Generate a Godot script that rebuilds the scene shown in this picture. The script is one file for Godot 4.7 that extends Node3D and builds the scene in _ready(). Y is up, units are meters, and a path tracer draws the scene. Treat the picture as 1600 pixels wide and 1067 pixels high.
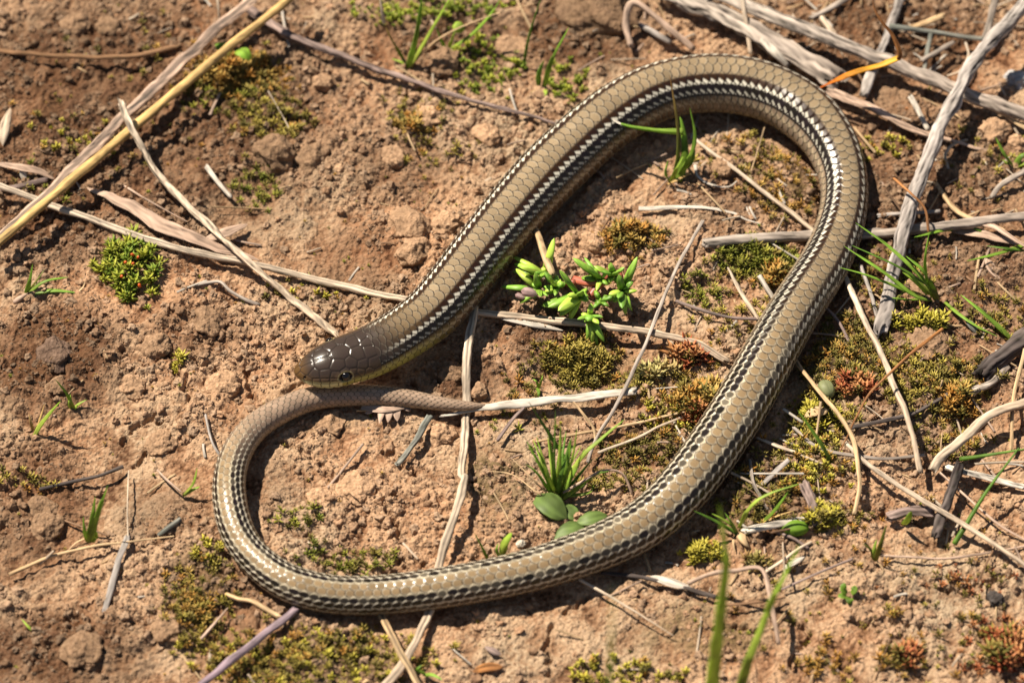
extends Node3D
# A striped legless lizard on dry, mossy soil, seen close up from above. Lengths below are millimetres; MM turns them into metres.

const MM := 0.001
const PITCH := 52.0          # how far the camera looks down, degrees
const DIST := 500.0          # camera to the middle of the scene
const HALF_W := 0.16         # tangent of half the horizontal view
const X0 := -100.0
const X1 := 100.0
const Z0 := -90.0
const Z1 := 78.0
const STEP := 0.25

var n_relief := FastNoiseLite.new()
var n_mask := FastNoiseLite.new()
var n_mid := FastNoiseLite.new()
var n_fine := FastNoiseLite.new()
var n_cell_a := FastNoiseLite.new()
var n_cell_b := FastNoiseLite.new()
var n_cell_c := FastNoiseLite.new()
var n_ridge := FastNoiseLite.new()
var n_fibre := FastNoiseLite.new()
var cam_pos := Vector3.ZERO
var nx := 0
var nz := 0
var height := PackedFloat32Array()
var press := PackedFloat32Array()      # where the body presses the crumbs flat
var umber := PackedFloat32Array()       # how dark brown the soil is tinted
var mat := {}
var rng := RandomNumberGenerator.new()
var taken := {}
var body_line: Array[Vector3] = []     # centre line of the body, mm
var body_w: Array[float] = []          # its width there, mm


func _ready() -> void:
	rng.seed = 7
	var cam := Camera3D.new()
	cam.name = "camera"
	cam.fov = rad_to_deg(2.0 * atan(HALF_W * 682.0 / 1024.0))
	cam.near = 0.02
	cam.far = 80.0
	cam_pos = Vector3(0, sin(deg_to_rad(PITCH)), cos(deg_to_rad(PITCH))) * DIST
	cam.position = cam_pos * MM
	cam.rotation = Vector3(-deg_to_rad(PITCH), 0, 0)
	var lens := CameraAttributesPhysical.new()
	lens.frustum_focal_length = 100.0
	lens.frustum_focus_distance = 0.494
	lens.exposure_aperture = 17.0
	cam.attributes = lens
	add_child(cam)
	cam.fov = rad_to_deg(2.0 * atan(HALF_W * 682.0 / 1024.0))

	var sky := ProceduralSkyMaterial.new()
	sky.sky_top_color = Color(0.42, 0.50, 0.62)
	sky.sky_horizon_color = Color(0.80, 0.78, 0.74)
	sky.ground_bottom_color = Color(0.30, 0.24, 0.19)
	sky.ground_horizon_color = Color(0.50, 0.47, 0.44)
	sky.sky_curve = 0.2
	var env := Environment.new()
	env.background_mode = Environment.BG_SKY
	env.sky = Sky.new()
	env.sky.sky_material = sky
	env.background_energy_multiplier = 0.36
	env.tonemap_mode = Environment.TONE_MAPPER_LINEAR
	env.tonemap_exposure = 2.02
	env.sdfgi_enabled = true
	env.ssao_enabled = true
	env.ssil_enabled = true
	var we := WorldEnvironment.new()
	we.name = "world_environment"
	we.environment = env
	add_child(we)
	var sun := DirectionalLight3D.new()
	sun.name = "sun"
	sun.light_energy = 1.55
	sun.light_color = Color(1.0, 0.95, 0.875)
	sun.light_angular_distance = 0.5
	sun.shadow_enabled = true
	add_child(sun)
	sun.basis = Basis.looking_at(Vector3(0.56, -1.0, 0.41).normalized(), Vector3.UP)

	make_noises()
	make_materials()
	trace_body()
	build_ground()
	build_lizard()
	build_cover()
	build_objects()


func fnoise(n: FastNoiseLite, s: int, per_mm: float, octaves: int, kind := FastNoiseLite.TYPE_SIMPLEX_SMOOTH) -> void:
	n.seed = s
	n.noise_type = kind
	n.frequency = per_mm
	n.fractal_type = FastNoiseLite.FRACTAL_FBM if octaves > 1 else FastNoiseLite.FRACTAL_NONE
	n.fractal_octaves = octaves


func make_noises() -> void:
	fnoise(n_relief, 3, 1.0 / 48.0, 2)
	fnoise(n_mask, 11, 1.0 / 30.0, 2)
	fnoise(n_mid, 19, 1.0 / 7.0, 3)
	fnoise(n_fine, 23, 1.0 / 1.2, 4)
	fnoise(n_ridge, 31, 1.0 / 16.0, 2)
	fnoise(n_fibre, 41, 1.0, 2)
	for e in [[n_cell_a, 51, 1.0 / 5.2], [n_cell_b, 57, 1.0 / 2.3], [n_cell_c, 63, 1.0 / 1.05]]:
		var n: FastNoiseLite = e[0]
		fnoise(n, e[1], e[2], 1, FastNoiseLite.TYPE_CELLULAR)
		n.cellular_return_type = FastNoiseLite.RETURN_DISTANCE
		n.cellular_jitter = 1.0


func noise_texture(s: int, freq: float, octaves: int, low: Color, high: Color, normal := false) -> NoiseTexture2D:
	var n := FastNoiseLite.new()
	fnoise(n, s, freq, octaves)
	var t := NoiseTexture2D.new()
	t.width = 512
	t.height = 512
	t.seamless = true
	t.noise = n
	t.as_normal_map = normal
	t.bump_strength = 6.0
	if not normal:
		var g := Gradient.new()
		g.set_color(0, low)
		g.set_color(1, high)
		t.color_ramp = g
	return t


func plain(key: String, rough: float, spec := 0.5, colour := Color.WHITE) -> StandardMaterial3D:
	var m := StandardMaterial3D.new()
	m.resource_name = key
	m.vertex_color_use_as_albedo = true
	m.albedo_color = colour
	m.roughness = rough
	m.metallic_specular = spec
	mat[key] = m
	return m


func make_materials() -> void:
	var soil := plain("soil", 0.96, 0.25)
	soil.albedo_texture = noise_texture(5, 0.05, 5, Color(0.66, 0.63, 0.60), Color(1.0, 1.0, 1.0))
	soil.heightmap_enabled = true
	soil.heightmap_texture = noise_texture(8, 0.028, 5, Color.BLACK, Color.WHITE)
	soil.heightmap_scale = 0.06
	soil.uv1_triplanar = true
	soil.uv1_world_triplanar = true
	soil.uv1_scale = Vector3.ONE * 60.0
	var crumb: StandardMaterial3D = soil.duplicate()
	crumb.resource_name = "crumb"
	crumb.heightmap_scale = 0.05
	mat.crumb = crumb
	plain("skin", 0.25, 0.42)
	plain("straw", 0.72, 0.4)
	plain("bark", 0.9, 0.3)
	plain("green", 0.5, 0.4).backlight_enabled = true
	mat.green.backlight = Color(0.95, 0.95, 0.95)
	plain("moss", 0.6, 0.4).backlight_enabled = true
	mat.moss.backlight = Color(0.35, 0.35, 0.35)
	plain("dry_leaf", 0.8, 0.3).backlight_enabled = true
	mat.dry_leaf.backlight = Color(0.3, 0.3, 0.3)
	plain("flesh", 0.45, 0.4).backlight_enabled = true
	mat.flesh.backlight = Color(0.25, 0.25, 0.25)
	plain("red_stem", 0.45, 0.5, Color(0.95, 0.62, 0.55))
	plain("capsule", 0.35, 0.5, Color(0.75, 0.32, 0.08))
	var eye := plain("eye", 0.07, 0.5, Color(0.05, 0.035, 0.03))
	eye.clearcoat_enabled = true
	eye.clearcoat = 0.25
	eye.clearcoat_roughness = 0.03


# ---- places -------------------------------------------------------------------------------------------------------

func relief(x: float, z: float) -> float:
	return 1.7 * n_relief.get_noise_2d(x, z)


func ground(x: float, z: float) -> float:      # height of the finished soil, mm
	var fx := clampf((x - X0) / STEP, 0.0, nx - 1.001)
	var fz := clampf((z - Z0) / STEP, 0.0, nz - 1.001)
	var i := int(fx)
	var j := int(fz)
	fx -= i
	fz -= j
	var o := j * nx + i
	return lerpf(lerpf(height[o], height[o + 1], fx), lerpf(height[o + nx], height[o + nx + 1], fx), fz)


func at(x: float, y: float, h := 0.0) -> Vector3:     # the place h above the soil that the photograph shows at x, y of its 1600 by 1067
	var s := sin(deg_to_rad(PITCH))
	var c := cos(deg_to_rad(PITCH))
	var u := (x - 800.0) / 800.0 * HALF_W
	var v := (533.5 - y) / 800.0 * HALF_W
	var ray := Vector3(u, -s + v * c, -c - v * s)
	var p := cam_pos + ray * (cam_pos.y / -ray.y)
	for k in 4:
		p = cam_pos + ray * ((cam_pos.y - relief(p.x, p.z) - h) / -ray.y)
	return p


func per_px(p: Vector3) -> float:      # mm that one pixel of the photograph spans there
	return (cam_pos - p).dot(Vector3(0, sin(deg_to_rad(PITCH)), cos(deg_to_rad(PITCH)))) * HALF_W / 800.0


func ss(a: float, b: float, x: float) -> float:
	return smoothstep(a, b, x)


# ---- nodes --------------------------------------------------------------------------------------------------------

func numbered(called: String) -> String:
	var k: int = taken.get(called, 0)
	taken[called] = k + 1
	return called if k == 0 else "%s_%03d" % [called, k]


func tag(o: Node3D, label: String, category := "", group := "", kind := "") -> Node3D:
	if label:
		o.set_meta("label", label)
	if category:
		o.set_meta("category", category)
	if group:
		o.set_meta("group", group)
	if kind:
		o.set_meta("kind", kind)
	return o


func put(called: String, mesh: Mesh, material: Material, parent: Node = null) -> MeshInstance3D:
	var o := MeshInstance3D.new()
	o.name = numbered(called) if parent == null else called
	o.mesh = mesh
	o.material_override = material
	(parent if parent else self).add_child(o, true)
	return o


func base(called: String, where: Vector3) -> Node3D:
	var o := Node3D.new()
	o.name = numbered(called)
	add_child(o)
	o.position = where * MM
	return o


func mesh_of(v: PackedVector3Array, n: PackedVector3Array, c: PackedColorArray, idx: PackedInt32Array) -> ArrayMesh:
	var a := []
	a.resize(Mesh.ARRAY_MAX)
	a[Mesh.ARRAY_VERTEX] = v
	a[Mesh.ARRAY_NORMAL] = n
	a[Mesh.ARRAY_COLOR] = c
	a[Mesh.ARRAY_INDEX] = idx
	var m := ArrayMesh.new()
	m.add_surface_from_arrays(Mesh.PRIMITIVE_TRIANGLES, a)
	return m


# a grid of rows x cols vertices; wrap joins the last column to the first. Faces run clockwise seen from outside.
func grid_mesh(v: PackedVector3Array, c: PackedColorArray, rows: int, cols: int, wrap: bool, flip := false) -> ArrayMesh:
	var n := PackedVector3Array()
	n.resize(v.size())
	var last := cols if wrap else cols - 1
	for i in rows:
		var up := mini(i + 1, rows - 1) * cols
		var dn := maxi(i - 1, 0) * cols
		for j in cols:
			var l := (j - 1 + cols) % cols if wrap else maxi(j - 1, 0)
			var r := (j + 1) % cols if wrap else mini(j + 1, cols - 1)
			var d := (v[i * cols + r] - v[i * cols + l]).cross(v[up + j] - v[dn + j])
			d = d.normalized() if d.length_squared() > 1e-30 else Vector3.UP
			n[i * cols + j] = -d if flip else d
	var idx := PackedInt32Array()
	idx.resize((rows - 1) * last * 6)
	var k := 0
	for i in rows - 1:
		for j in last:
			var a := i * cols + j
			var b := i * cols + (j + 1) % cols
			var e := a + cols
			var f := b + cols
			if flip:
				idx[k] = a; idx[k + 1] = b; idx[k + 2] = e; idx[k + 3] = b; idx[k + 4] = f; idx[k + 5] = e
			else:
				idx[k] = a; idx[k + 1] = e; idx[k + 2] = b; idx[k + 3] = b; idx[k + 4] = e; idx[k + 5] = f
			k += 6
	return mesh_of(v, n, c, idx)


# ---- soil ---------------------------------------------------------------------------------------------------------

func body_points() -> Array:      # x, y, width of the lizard in the photograph, then its height above the soil (0: lying on it) and its roll
	var p := [[460, 584, 0, 5.4, -6], [470, 581, 36, 5.5, -6], [490, 577, 58, 5.8, -6], [518, 570, 74, 6.2, -6], [545, 561, 79, 6.3, -6], [578, 550, 82, 6.2, -6], [620, 528, 84, 5.6, -5], [661, 501, 87, 4.9, -3], [690, 474, 91, 4.7, 0]]
	p += [[726, 428, 92, 0, 0], [765, 378, 94, 0, 0], [808, 326, 97, 0, 0], [852, 277, 101, 0, 0], [895, 236, 100, 0, 0], [931, 203, 98, 0, 0], [974, 172, 97, 0, 0], [1017, 149, 95, 0, 0], [1062, 136, 94, 0, 0]]
	p += [[1112, 131, 95, 0, 0], [1167, 136, 95, 0, 1], [1220, 154, 94, 0, 3], [1260, 180, 94, 0, 5], [1287, 209, 88, 0, 7], [1306, 241, 82, 0, 9], [1318, 280, 76, 0, 11], [1319, 320, 74, 0, 12], [1310, 362, 75, 0, 13]]
	p += [[1288, 414, 78, 0, 14], [1244, 481, 81, 0, 14], [1207, 545, 83, 0, 14], [1165, 622, 85, 0, 14], [1129, 679, 85, 0, 14], [1090, 735, 84, 0, 14], [1045, 787, 80, 0, 15], [991, 829, 77, 0, 16]]
	p += [[930, 857, 73, 0, 17], [880, 875, 70, 0, 17], [828, 891, 67, 0, 17], [757, 907, 65, 0, 17], [671, 921, 64, 0, 17], [600, 929, 62, 0, 17], [536, 930, 61, 0, 17], [494, 924, 61, 0, 17]]
	p += [[452, 911, 59, 0, 17], [417, 889, 56, 0, 17], [386, 858, 53, 0, 17], [367, 822, 54, 0, 17], [358, 775, 53, 0, 17], [360, 738, 51, 0, 16], [371, 705, 49, 0, 14], [392, 674, 46, 0, 12]]
	p += [[428, 647, 43, 0, 9], [482, 624, 39, 0, 5], [532, 618, 36, 0, 2], [594, 618, 33, 0, 0], [653, 625, 27, 0, 0], [697, 632, 21, 1.7, 0], [741, 635, 13, 1.6, 0], [766, 633, 2, 1.1, 0]]
	return p


func trace_body() -> void:
	for e in body_points():
		var r: float = e[2] * 0.05
		var p := at(e[0], e[1], e[3] if e[3] > 0 else r * 0.86 + 0.05)
		body_line.append(p)
		body_w.append(e[2] * per_px(p))


func stamp_press() -> void:
	press.resize(nx * nz)
	for k in body_line.size() - 1:
		var a := body_line[k]
		var b := body_line[k + 1]
		var n := int(a.distance_to(b) / 0.6) + 1
		for q in n:
			var p := a.lerp(b, float(q) / n)
			var r := lerpf(body_w[k], body_w[k + 1], float(q) / n) * 0.5 + 0.6
			var ci := int((p.x - X0) / STEP)
			var cj := int((p.z - Z0) / STEP)
			var rr := int(r / STEP)
			for j in range(maxi(cj - rr, 0), mini(cj + rr + 1, nz)):
				for i in range(maxi(ci - rr, 0), mini(ci + rr + 1, nx)):
					var d := Vector2(i - ci, j - cj).length() / rr
					if d < 1.0:
						press[j * nx + i] = maxf(press[j * nx + i], 1.0 - d * d)


func cracks() -> Array:
	return [[[600, 700], [625, 720], [640, 735], [648, 745]], [[618, 770], [600, 778], [603, 795], [625, 835], [608, 850]], [[625, 865], [632, 890]],
		[[430, 690], [470, 702], [498, 720], [520, 745], [505, 735]], [[860, 970], [862, 1000], [855, 1010], [858, 1050]], [[880, 955], [905, 942], [920, 930]],
		[[270, 570], [285, 590], [292, 612], [300, 625]], [[300, 570], [330, 580], [345, 592]], [[190, 690], [215, 660], [240, 650], [262, 660]], [[385, 585], [392, 610], [398, 622]],
		[[1380, 800], [1400, 812], [1445, 818]], [[1330, 970], [1390, 972], [1440, 980]], [[1230, 965], [1270, 985], [1250, 1010], [1240, 1040]], [[1470, 915], [1500, 922], [1550, 905], [1585, 900]],
		[[1110, 980], [1150, 975], [1190, 990]], [[210, 730], [240, 700], [262, 690]]]


func stamp_cracks(cut: PackedFloat32Array) -> void:
	for line in cracks():
		for k in line.size() - 1:
			var a := at(line[k][0], line[k][1])
			var b := at(line[k + 1][0], line[k + 1][1])
			var n := int(a.distance_to(b) / 0.15) + 1
			for q in n:
				var p := a.lerp(b, float(q) / n)
				p.x += 0.9 * n_fibre.get_noise_2d(p.x * 0.7, p.z * 0.7)
				p.z += 0.9 * n_fibre.get_noise_2d(p.x * 0.7 + 50.0, p.z * 0.7)
				var r := 0.33 + 0.3 * n_fibre.get_noise_2d(p.x * 0.4, p.z * 0.4 + 9.0)
				var ci := int((p.x - X0) / STEP)
				var cj := int((p.z - Z0) / STEP)
				for j in range(maxi(cj - 4, 0), mini(cj + 5, nz)):
					for i in range(maxi(ci - 4, 0), mini(ci + 5, nx)):
						var d := Vector2(X0 + i * STEP - p.x, Z0 + j * STEP - p.z).length()
						cut[j * nx + i] = maxf(cut[j * nx + i], 1.0 - ss(r * 0.4, r * 1.2, d))


func umber_places() -> Array:      # where the soil is tinted dark brown and broken up
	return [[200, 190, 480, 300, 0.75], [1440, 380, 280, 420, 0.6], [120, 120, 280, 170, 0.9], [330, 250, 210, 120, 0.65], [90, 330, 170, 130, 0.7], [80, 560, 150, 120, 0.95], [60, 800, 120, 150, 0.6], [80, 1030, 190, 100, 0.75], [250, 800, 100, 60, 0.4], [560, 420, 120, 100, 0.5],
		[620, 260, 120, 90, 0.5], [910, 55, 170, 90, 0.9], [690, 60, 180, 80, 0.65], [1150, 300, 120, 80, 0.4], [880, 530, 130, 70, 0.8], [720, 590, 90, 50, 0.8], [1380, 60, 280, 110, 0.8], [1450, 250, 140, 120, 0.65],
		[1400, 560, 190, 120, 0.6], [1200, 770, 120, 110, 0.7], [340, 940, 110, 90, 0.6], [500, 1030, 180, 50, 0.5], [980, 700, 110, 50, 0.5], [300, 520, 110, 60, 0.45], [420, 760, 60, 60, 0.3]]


func algae_places() -> Array:      # thin films of algae and old moss that colour the crust
	return [[770, 760, 80, 90, 0.7], [1090, 985, 130, 60, 0.6], [480, 1030, 170, 50, 0.8], [310, 930, 60, 80, 0.6], [380, 135, 100, 60, 0.8], [430, 200, 60, 40, 0.6], [1300, 580, 110, 80, 0.7], [1440, 600, 110, 70, 0.6], [1180, 780, 80, 80, 0.7], [1230, 300, 80, 60, 0.5], [980, 600, 130, 70, 0.5], [1000, 700, 120, 40, 0.5], [760, 110, 90, 50, 0.6], [1180, 420, 80, 40, 0.6], [1280, 690, 80, 80, 0.6], [500, 660, 70, 20, 0.4], [640, 20, 120, 40, 0.5]]


func stamp_film(film: PackedFloat32Array, spots: Array) -> void:
	for e in spots:
		var p := at(e[0], e[1])
		var rx: float = e[2] * 0.1
		var rz: float = e[3] * 0.13
		for j in range(maxi(int((p.z - rz - Z0) / STEP), 0), mini(int((p.z + rz - Z0) / STEP), nz)):
			for i in range(maxi(int((p.x - rx - X0) / STEP), 0), mini(int((p.x + rx - X0) / STEP), nx)):
				var d := Vector2((X0 + i * STEP - p.x) / rx, (Z0 + j * STEP - p.z) / rz).length()
				film[j * nx + i] = maxf(film[j * nx + i], e[4] * (1.0 - ss(0.35, 1.0, d)))


func dome(n: FastNoiseLite, x: float, z: float) -> float:      # rounded lumps, 0 to 1
	var d := n.get_noise_2d(x, z) + 1.0
	return maxf(0.0, 1.0 - d * d * 1.9)


func build_ground() -> void:
	nx = int((X1 - X0) / STEP) + 1
	nz = int((Z1 - Z0) / STEP) + 1
	height.resize(nx * nz)
	stamp_press()
	var cut := PackedFloat32Array()
	cut.resize(nx * nz)
	stamp_cracks(cut)
	var algae := PackedFloat32Array()
	algae.resize(nx * nz)
	stamp_film(algae, algae_places())
	umber.resize(nx * nz)
	stamp_film(umber, umber_places())
	# the close patch, then a coarse border that carries the same sheet out to the horizon
	var xs := PackedFloat32Array()
	var zs := PackedFloat32Array()
	var border := PackedFloat32Array()
	for k in 58:
		border.append(0.35 * pow(1.215, k))
	for k in 58:
		xs.append(X0 - border[57 - k])
		zs.append(Z0 - border[57 - k])
	for i in nx:
		xs.append(X0 + i * STEP)
	for j in nz:
		zs.append(Z0 + j * STEP)
	for k in 58:
		xs.append(X1 + border[k])
		zs.append(Z1 + border[k])
	var cols := xs.size()
	var rows := zs.size()
	var v := PackedVector3Array()
	v.resize(cols * rows)
	var c := PackedColorArray()
	c.resize(cols * rows)
	var pale := Color(0.525, 0.36, 0.232)
	var mid := Color(0.36, 0.212, 0.124)
	var dark := Color(0.125, 0.060, 0.031)
	for j in rows:
		var z := zs[j]
		for i in cols:
			var x := xs[i]
			var m := n_mask.get_noise_2d(x, z)
			var q := n_mid.get_noise_2d(x, z)
			var f := n_fine.get_noise_2d(x, z)
			var inside := i >= 58 and i < 58 + nx and j >= 58 and j < 58 + nz
			var g := 0
			var pr := 0.0
			var cr := 0.0
			var darkening := 0.0
			if inside:
				g = (j - 58) * nx + i - 58
				pr = press[g]
				cr = cut[g]
				darkening = umber[g]
			var wx := x + 1.1 * q
			var wz := z + 1.1 * n_mid.get_noise_2d(x + 90.0, z)
			var crumbly := ss(-0.22, 0.42, m + 0.25 * q + 0.06 + 0.45 * darkening - 0.0022 * z - (0.002 * x if x < 0.0 else 0.0))
			var a := dome(n_cell_a, wx, wz)
			var b := dome(n_cell_b, wx, wz)
			var e := dome(n_cell_c, wx + 0.3 * f, wz)
			var rid := 1.0 - absf(n_ridge.get_noise_2d(wx, wz))
			var h := 0.55 * q + crumbly * (0.85 * a + 0.55 * b) + (0.14 + 0.26 * crumbly) * e + (0.20 + 0.20 * crumbly) * f - 0.35 * ss(0.95, 1.0, rid) * ss(0.0, 0.4, q + m)
			h = lerpf(h, minf(h, 0.1) - 0.2, ss(0.0, 0.5, pr)) - 1.1 * cr
			var away := maxf(maxf(X0 - x, x - X1), maxf(Z0 - z, z - Z1))
			if away > 0.0:      # beyond the close patch the sheet grows coarser
				h /= 1.0 + away * 0.03
				a = lerpf(a, 0.4, minf(1.0, away / 40.0))
				b = lerpf(b, 0.4, minf(1.0, away / 15.0))
				f *= 1.0 - minf(1.0, away / 12.0)
				q *= 1.0 - minf(1.0, away / 60.0)
			h = relief(x, z) + h - 0.35
			v[j * cols + i] = Vector3(x, h, z) * MM
			if inside:
				height[g] = h
			var tone := clampf(0.74 - 0.5 * crumbly + 0.75 * q + 0.5 * f + 0.40 * (a + b) * crumbly + 0.3 * m, 0.0, 1.0)
			var k := mid.lerp(pale, ss(0.35, 0.8, tone)) if tone > 0.35 else dark.lerp(mid, ss(0.0, 0.35, tone))
			var red := n_relief.get_noise_2d(x * 1.7 + 200.0, z * 1.7)
			k = Color(k.r * (1.0 + 0.10 * red), k.g * (1.0 - 0.05 * red), k.b * (1.0 - 0.14 * red))
			if darkening > 0.0:
				k = k.lerp(dark, clampf(darkening * (1.05 + 1.1 * q + 0.6 * f + 0.4 * m), 0.0, 0.92))  # pulls these areas towards the dark soil colour
			if inside and algae[g] > 0.0:
				k = k.lerp(Color(0.115, 0.085, 0.032), clampf(algae[g] * (0.75 + 1.1 * q + 0.5 * f), 0.0, 0.8))
			c[j * cols + i] = k
	var o := put("ground", grid_mesh(v, c, rows, cols, false, true), mat.soil)
	tag(o, "", "", "", "structure")


# ---- the lizard ---------------------------------------------------------------------------------------------------

func head_seeds() -> Array:      # distance from the snout (tenths of mm), degrees from the midline: centres of the head shields, one side
	return [[3, 0], [19, 20], [45, 16], [72, 0], [97, 18], [30, 44], [44, 46], [62, 33], [81, 37], [97, 47], [113, 20], [113, 52], [117, 0], [57, 54], [79, 56], [68, 52], [54, 68], [82, 70], [92, 62], [104, 68], [116, 75],
		[10, 50], [8, 88], [19, 88], [30, 88], [41, 88], [52, 88], [63, 88], [74, 88], [85, 88], [96, 90], [107, 92], [118, 96], [20, 64], [31, 66], [42, 66],
		[9, 118], [21, 116], [33, 116], [46, 116], [58, 116], [70, 116], [82, 116], [95, 118], [108, 120], [30, 150], [60, 150], [90, 150], [115, 150]]


func build_lizard() -> void:
	# resample the line at equal arc lengths
	var pts: Array[Vector3] = []
	var wid: Array[float] = []
	var rol: Array[float] = []
	var info := body_points()
	var nb := body_line.size()
	for k in nb - 1:
		var a := body_line[maxi(k - 1, 0)]
		var d := body_line[mini(k + 2, nb - 1)]
		for q in 24:
			var t := q / 24.0
			pts.append(body_line[k].cubic_interpolate(body_line[k + 1], a, d, t))
			wid.append(cubic_interpolate(body_w[k], body_w[k + 1], body_w[maxi(k - 1, 0)], body_w[mini(k + 2, nb - 1)], t))
			rol.append(lerpf(info[k][4], info[k + 1][4], t))
	pts.append(body_line[nb - 1])
	wid.append(0.1)
	rol.append(0.0)
	for pass_ in 2:      # even out small wobbles of the traced line
		var sm := pts.duplicate()
		for k in range(8, pts.size() - 8):
			sm[k] = (pts[k - 8] + pts[k - 4] + pts[k] * 2.0 + pts[k + 4] + pts[k + 8]) / 6.0
		pts = sm
	var arc: Array[float] = [0.0]
	for k in range(1, pts.size()):
		arc.append(arc[k - 1] + pts[k].distance_to(pts[k - 1]))
	var total: float = arc[arc.size() - 1]
	var ring_s := PackedFloat32Array()
	var s := 0.0
	while s < total:
		ring_s.append(s)
		s += 0.02 if s < 0.3 else 0.07 if s < 13.0 else 0.13 if s < total - 25.0 else 0.10
	ring_s.append(total)
	var rows := ring_s.size()
	var cols := 208
	var seeds := []
	for e in head_seeds():
		seeds.append(Vector2(e[0] * 0.1, e[1]))
		if e[1] != 0:
			seeds.append(Vector2(e[0] * 0.1, -e[1]))
	var v := PackedVector3Array()
	v.resize(rows * cols)
	var c := PackedColorArray()
	c.resize(rows * cols)
	var tan_ := Color(0.222, 0.165, 0.099)
	var rim := Color(0.31, 0.275, 0.205)
	var brown := Color(0.028, 0.013, 0.006)
	var white := Color(0.66, 0.62, 0.51)
	var black := Color(0.014, 0.010, 0.008)
	var flank := Color(0.085, 0.052, 0.028)
	var belly := Color(0.30, 0.235, 0.135)
	var plate := Color(0.038, 0.027, 0.021)
	var yellow := Color(0.35, 0.32, 0.085)
	var lip := Color(0.66, 0.63, 0.33)
	var tail := Color(0.27, 0.19, 0.135)
	var seam := Color(0.022, 0.016, 0.013)
	var seg := 0
	var phase := 0.0
	var eyes := []
	for i in rows:
		s = ring_s[i]
		while seg < pts.size() - 2 and arc[seg + 1] < s:
			seg += 1
		var t := clampf((s - arc[seg]) / maxf(arc[seg + 1] - arc[seg], 1e-6), 0.0, 1.0)
		var p := pts[seg].lerp(pts[seg + 1], t)
		var T := (pts[mini(seg + 3, pts.size() - 1)] - pts[maxi(seg - 2, 0)]).normalized()
		var w := lerpf(wid[seg], wid[seg + 1], t)
		if s < 3.4:
			w = 6.05 * pow(s / 3.4, 0.53)
		elif s < 5.4:
			w = lerpf(6.05 + (s - 3.4) * 0.8, w, (s - 3.4) / 2.0)
		var phi := deg_to_rad(lerpf(rol[seg], rol[seg + 1], t))
		var R := T.cross(Vector3.UP).normalized()
		var U := R.cross(T)
		var U2 := U * cos(phi) - R * sin(phi)
		R = T.cross(U2)
		var headness := 1.0 - ss(9.0, 22.0, s)
		var ax := w * 0.5 * (1.0 + 0.05 * headness)
		var up := w * 0.5 * lerpf(0.97, 0.76, headness)
		var dn := w * 0.5 * lerpf(0.82, 0.72, headness)
		var S := s / total
		var pitch := lerpf(0.98, 1.5, ss(11.0, 30.0, s))
		pitch = lerpf(pitch, 1.62, ss(0.42, 0.56, S))
		pitch = lerpf(pitch, 1.3, ss(0.66, 0.8, S))
		pitch = lerpf(pitch, 1.0, ss(0.8, 0.97, S))
		if i > 0:
			phase += (s - ring_s[i - 1]) / pitch
		var post := ss(0.43, 0.535, S)
		var tailing := ss(0.845, 0.90, S)
		var dots := 1.0 - ss(0.80, 0.86, S)
		var r_mean := w * 0.5
		for j in cols:
			var deg := 360.0 * j / cols
			var th := deg if deg <= 180.0 else deg - 360.0
			var ath := absf(th)
			var ct := cos(deg_to_rad(th))
			var sn := sin(deg_to_rad(th))
			var col: Color
			var bump := 0.0
			if s < 12.0:
				# shields of the head
				var d1 := 1e9
				var d2 := 1e9
				var rr := maxf(r_mean, 1.2) * 0.01745
				for e in seeds:
					var dt: float = e.x - s
					if dt > 3.2 or dt < -3.2:
						continue
					var dth: float = absf(e.y - th)
					if dth > 180.0:
						dth = 360.0 - dth
					var dd: float = dt * dt + dth * dth * rr * rr
					if dd < d1:
						d2 = d1
						d1 = dd
					elif dd < d2:
						d2 = dd
				var edge := sqrt(d2) - sqrt(d1)
				var line := 1.0 - ss(0.03, 0.175, edge)
				bump = 0.045 * ss(0.0, 0.5, edge) - 0.03 * line
				var side := ss(70.0, 84.0, ath - 5.0 * ss(2.0, 9.0, s) + 6.0)
				col = plate.lerp(Color(0.085, 0.052, 0.028), ss(40.0, 65.0, ath))
				col = col.lerp(Color(0.10, 0.055, 0.02), 1.0 - ss(0.5, 3.0, s))
				col = col.lerp(yellow if s > 6.2 else lip.lerp(yellow, 0.25), side * ss(0.6, 2.0, s))
				if ath > 104.0:
					col = col.lerp(lip, ss(0.2, 1.2, s))
				var mouth := (1.0 - ss(1.2, 2.6, absf(ath - 100.0))) * (1.0 - ss(7.8, 8.6, s))
				var nos := Vector2((s - 1.55), (ath - 54.0) * rr)
				var hole := 1.0 - ss(0.12, 0.30, nos.length())
				var eyed := Vector2((s - 6.8), (ath - 65.0) * rr).length()
				bump += -0.18 * (1.0 - ss(0.6, 1.0, eyed)) + 0.08 * (ss(0.75, 1.0, eyed) - ss(1.05, 1.5, eyed))
				col = col.lerp(seam, line * 0.95)
				col = col.lerp(Color(0.30, 0.25, 0.12), (ss(0.86, 0.94, eyed) - ss(1.04, 1.16, eyed)) * 0.75)
				col = col.lerp(black, maxf(maxf(mouth, hole), 1.0 - ss(0.74, 0.88, eyed)))
				bump -= 0.16 * mouth + 0.25 * hole
				if i == 0:
					bump = 0.0
			else:
				# overlapping body scales in eighteen rows
				var vv := deg / 20.0
				var best_c := 1e9
				var e_edge := 0.0
				var v_off := 0.0
				var row := 0
				var kb := int(floor(vv))
				for dk in 3:
					var k := kb + dk - 1
					var vo := vv - (k + 0.5)
					if absf(vo) > 0.74:
						continue
					var off := 0.5 if (k & 1) else 0.0
					var edge_r := 0.5 - 0.62 * pow(absf(vo) / 0.74, 2.4)
					var ii := ceilf(phase - off - edge_r)
					var cc := ii + off
					if cc < best_c:
						best_c = cc
						e_edge = cc + edge_r - phase
						v_off = vo
						row = k
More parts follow.
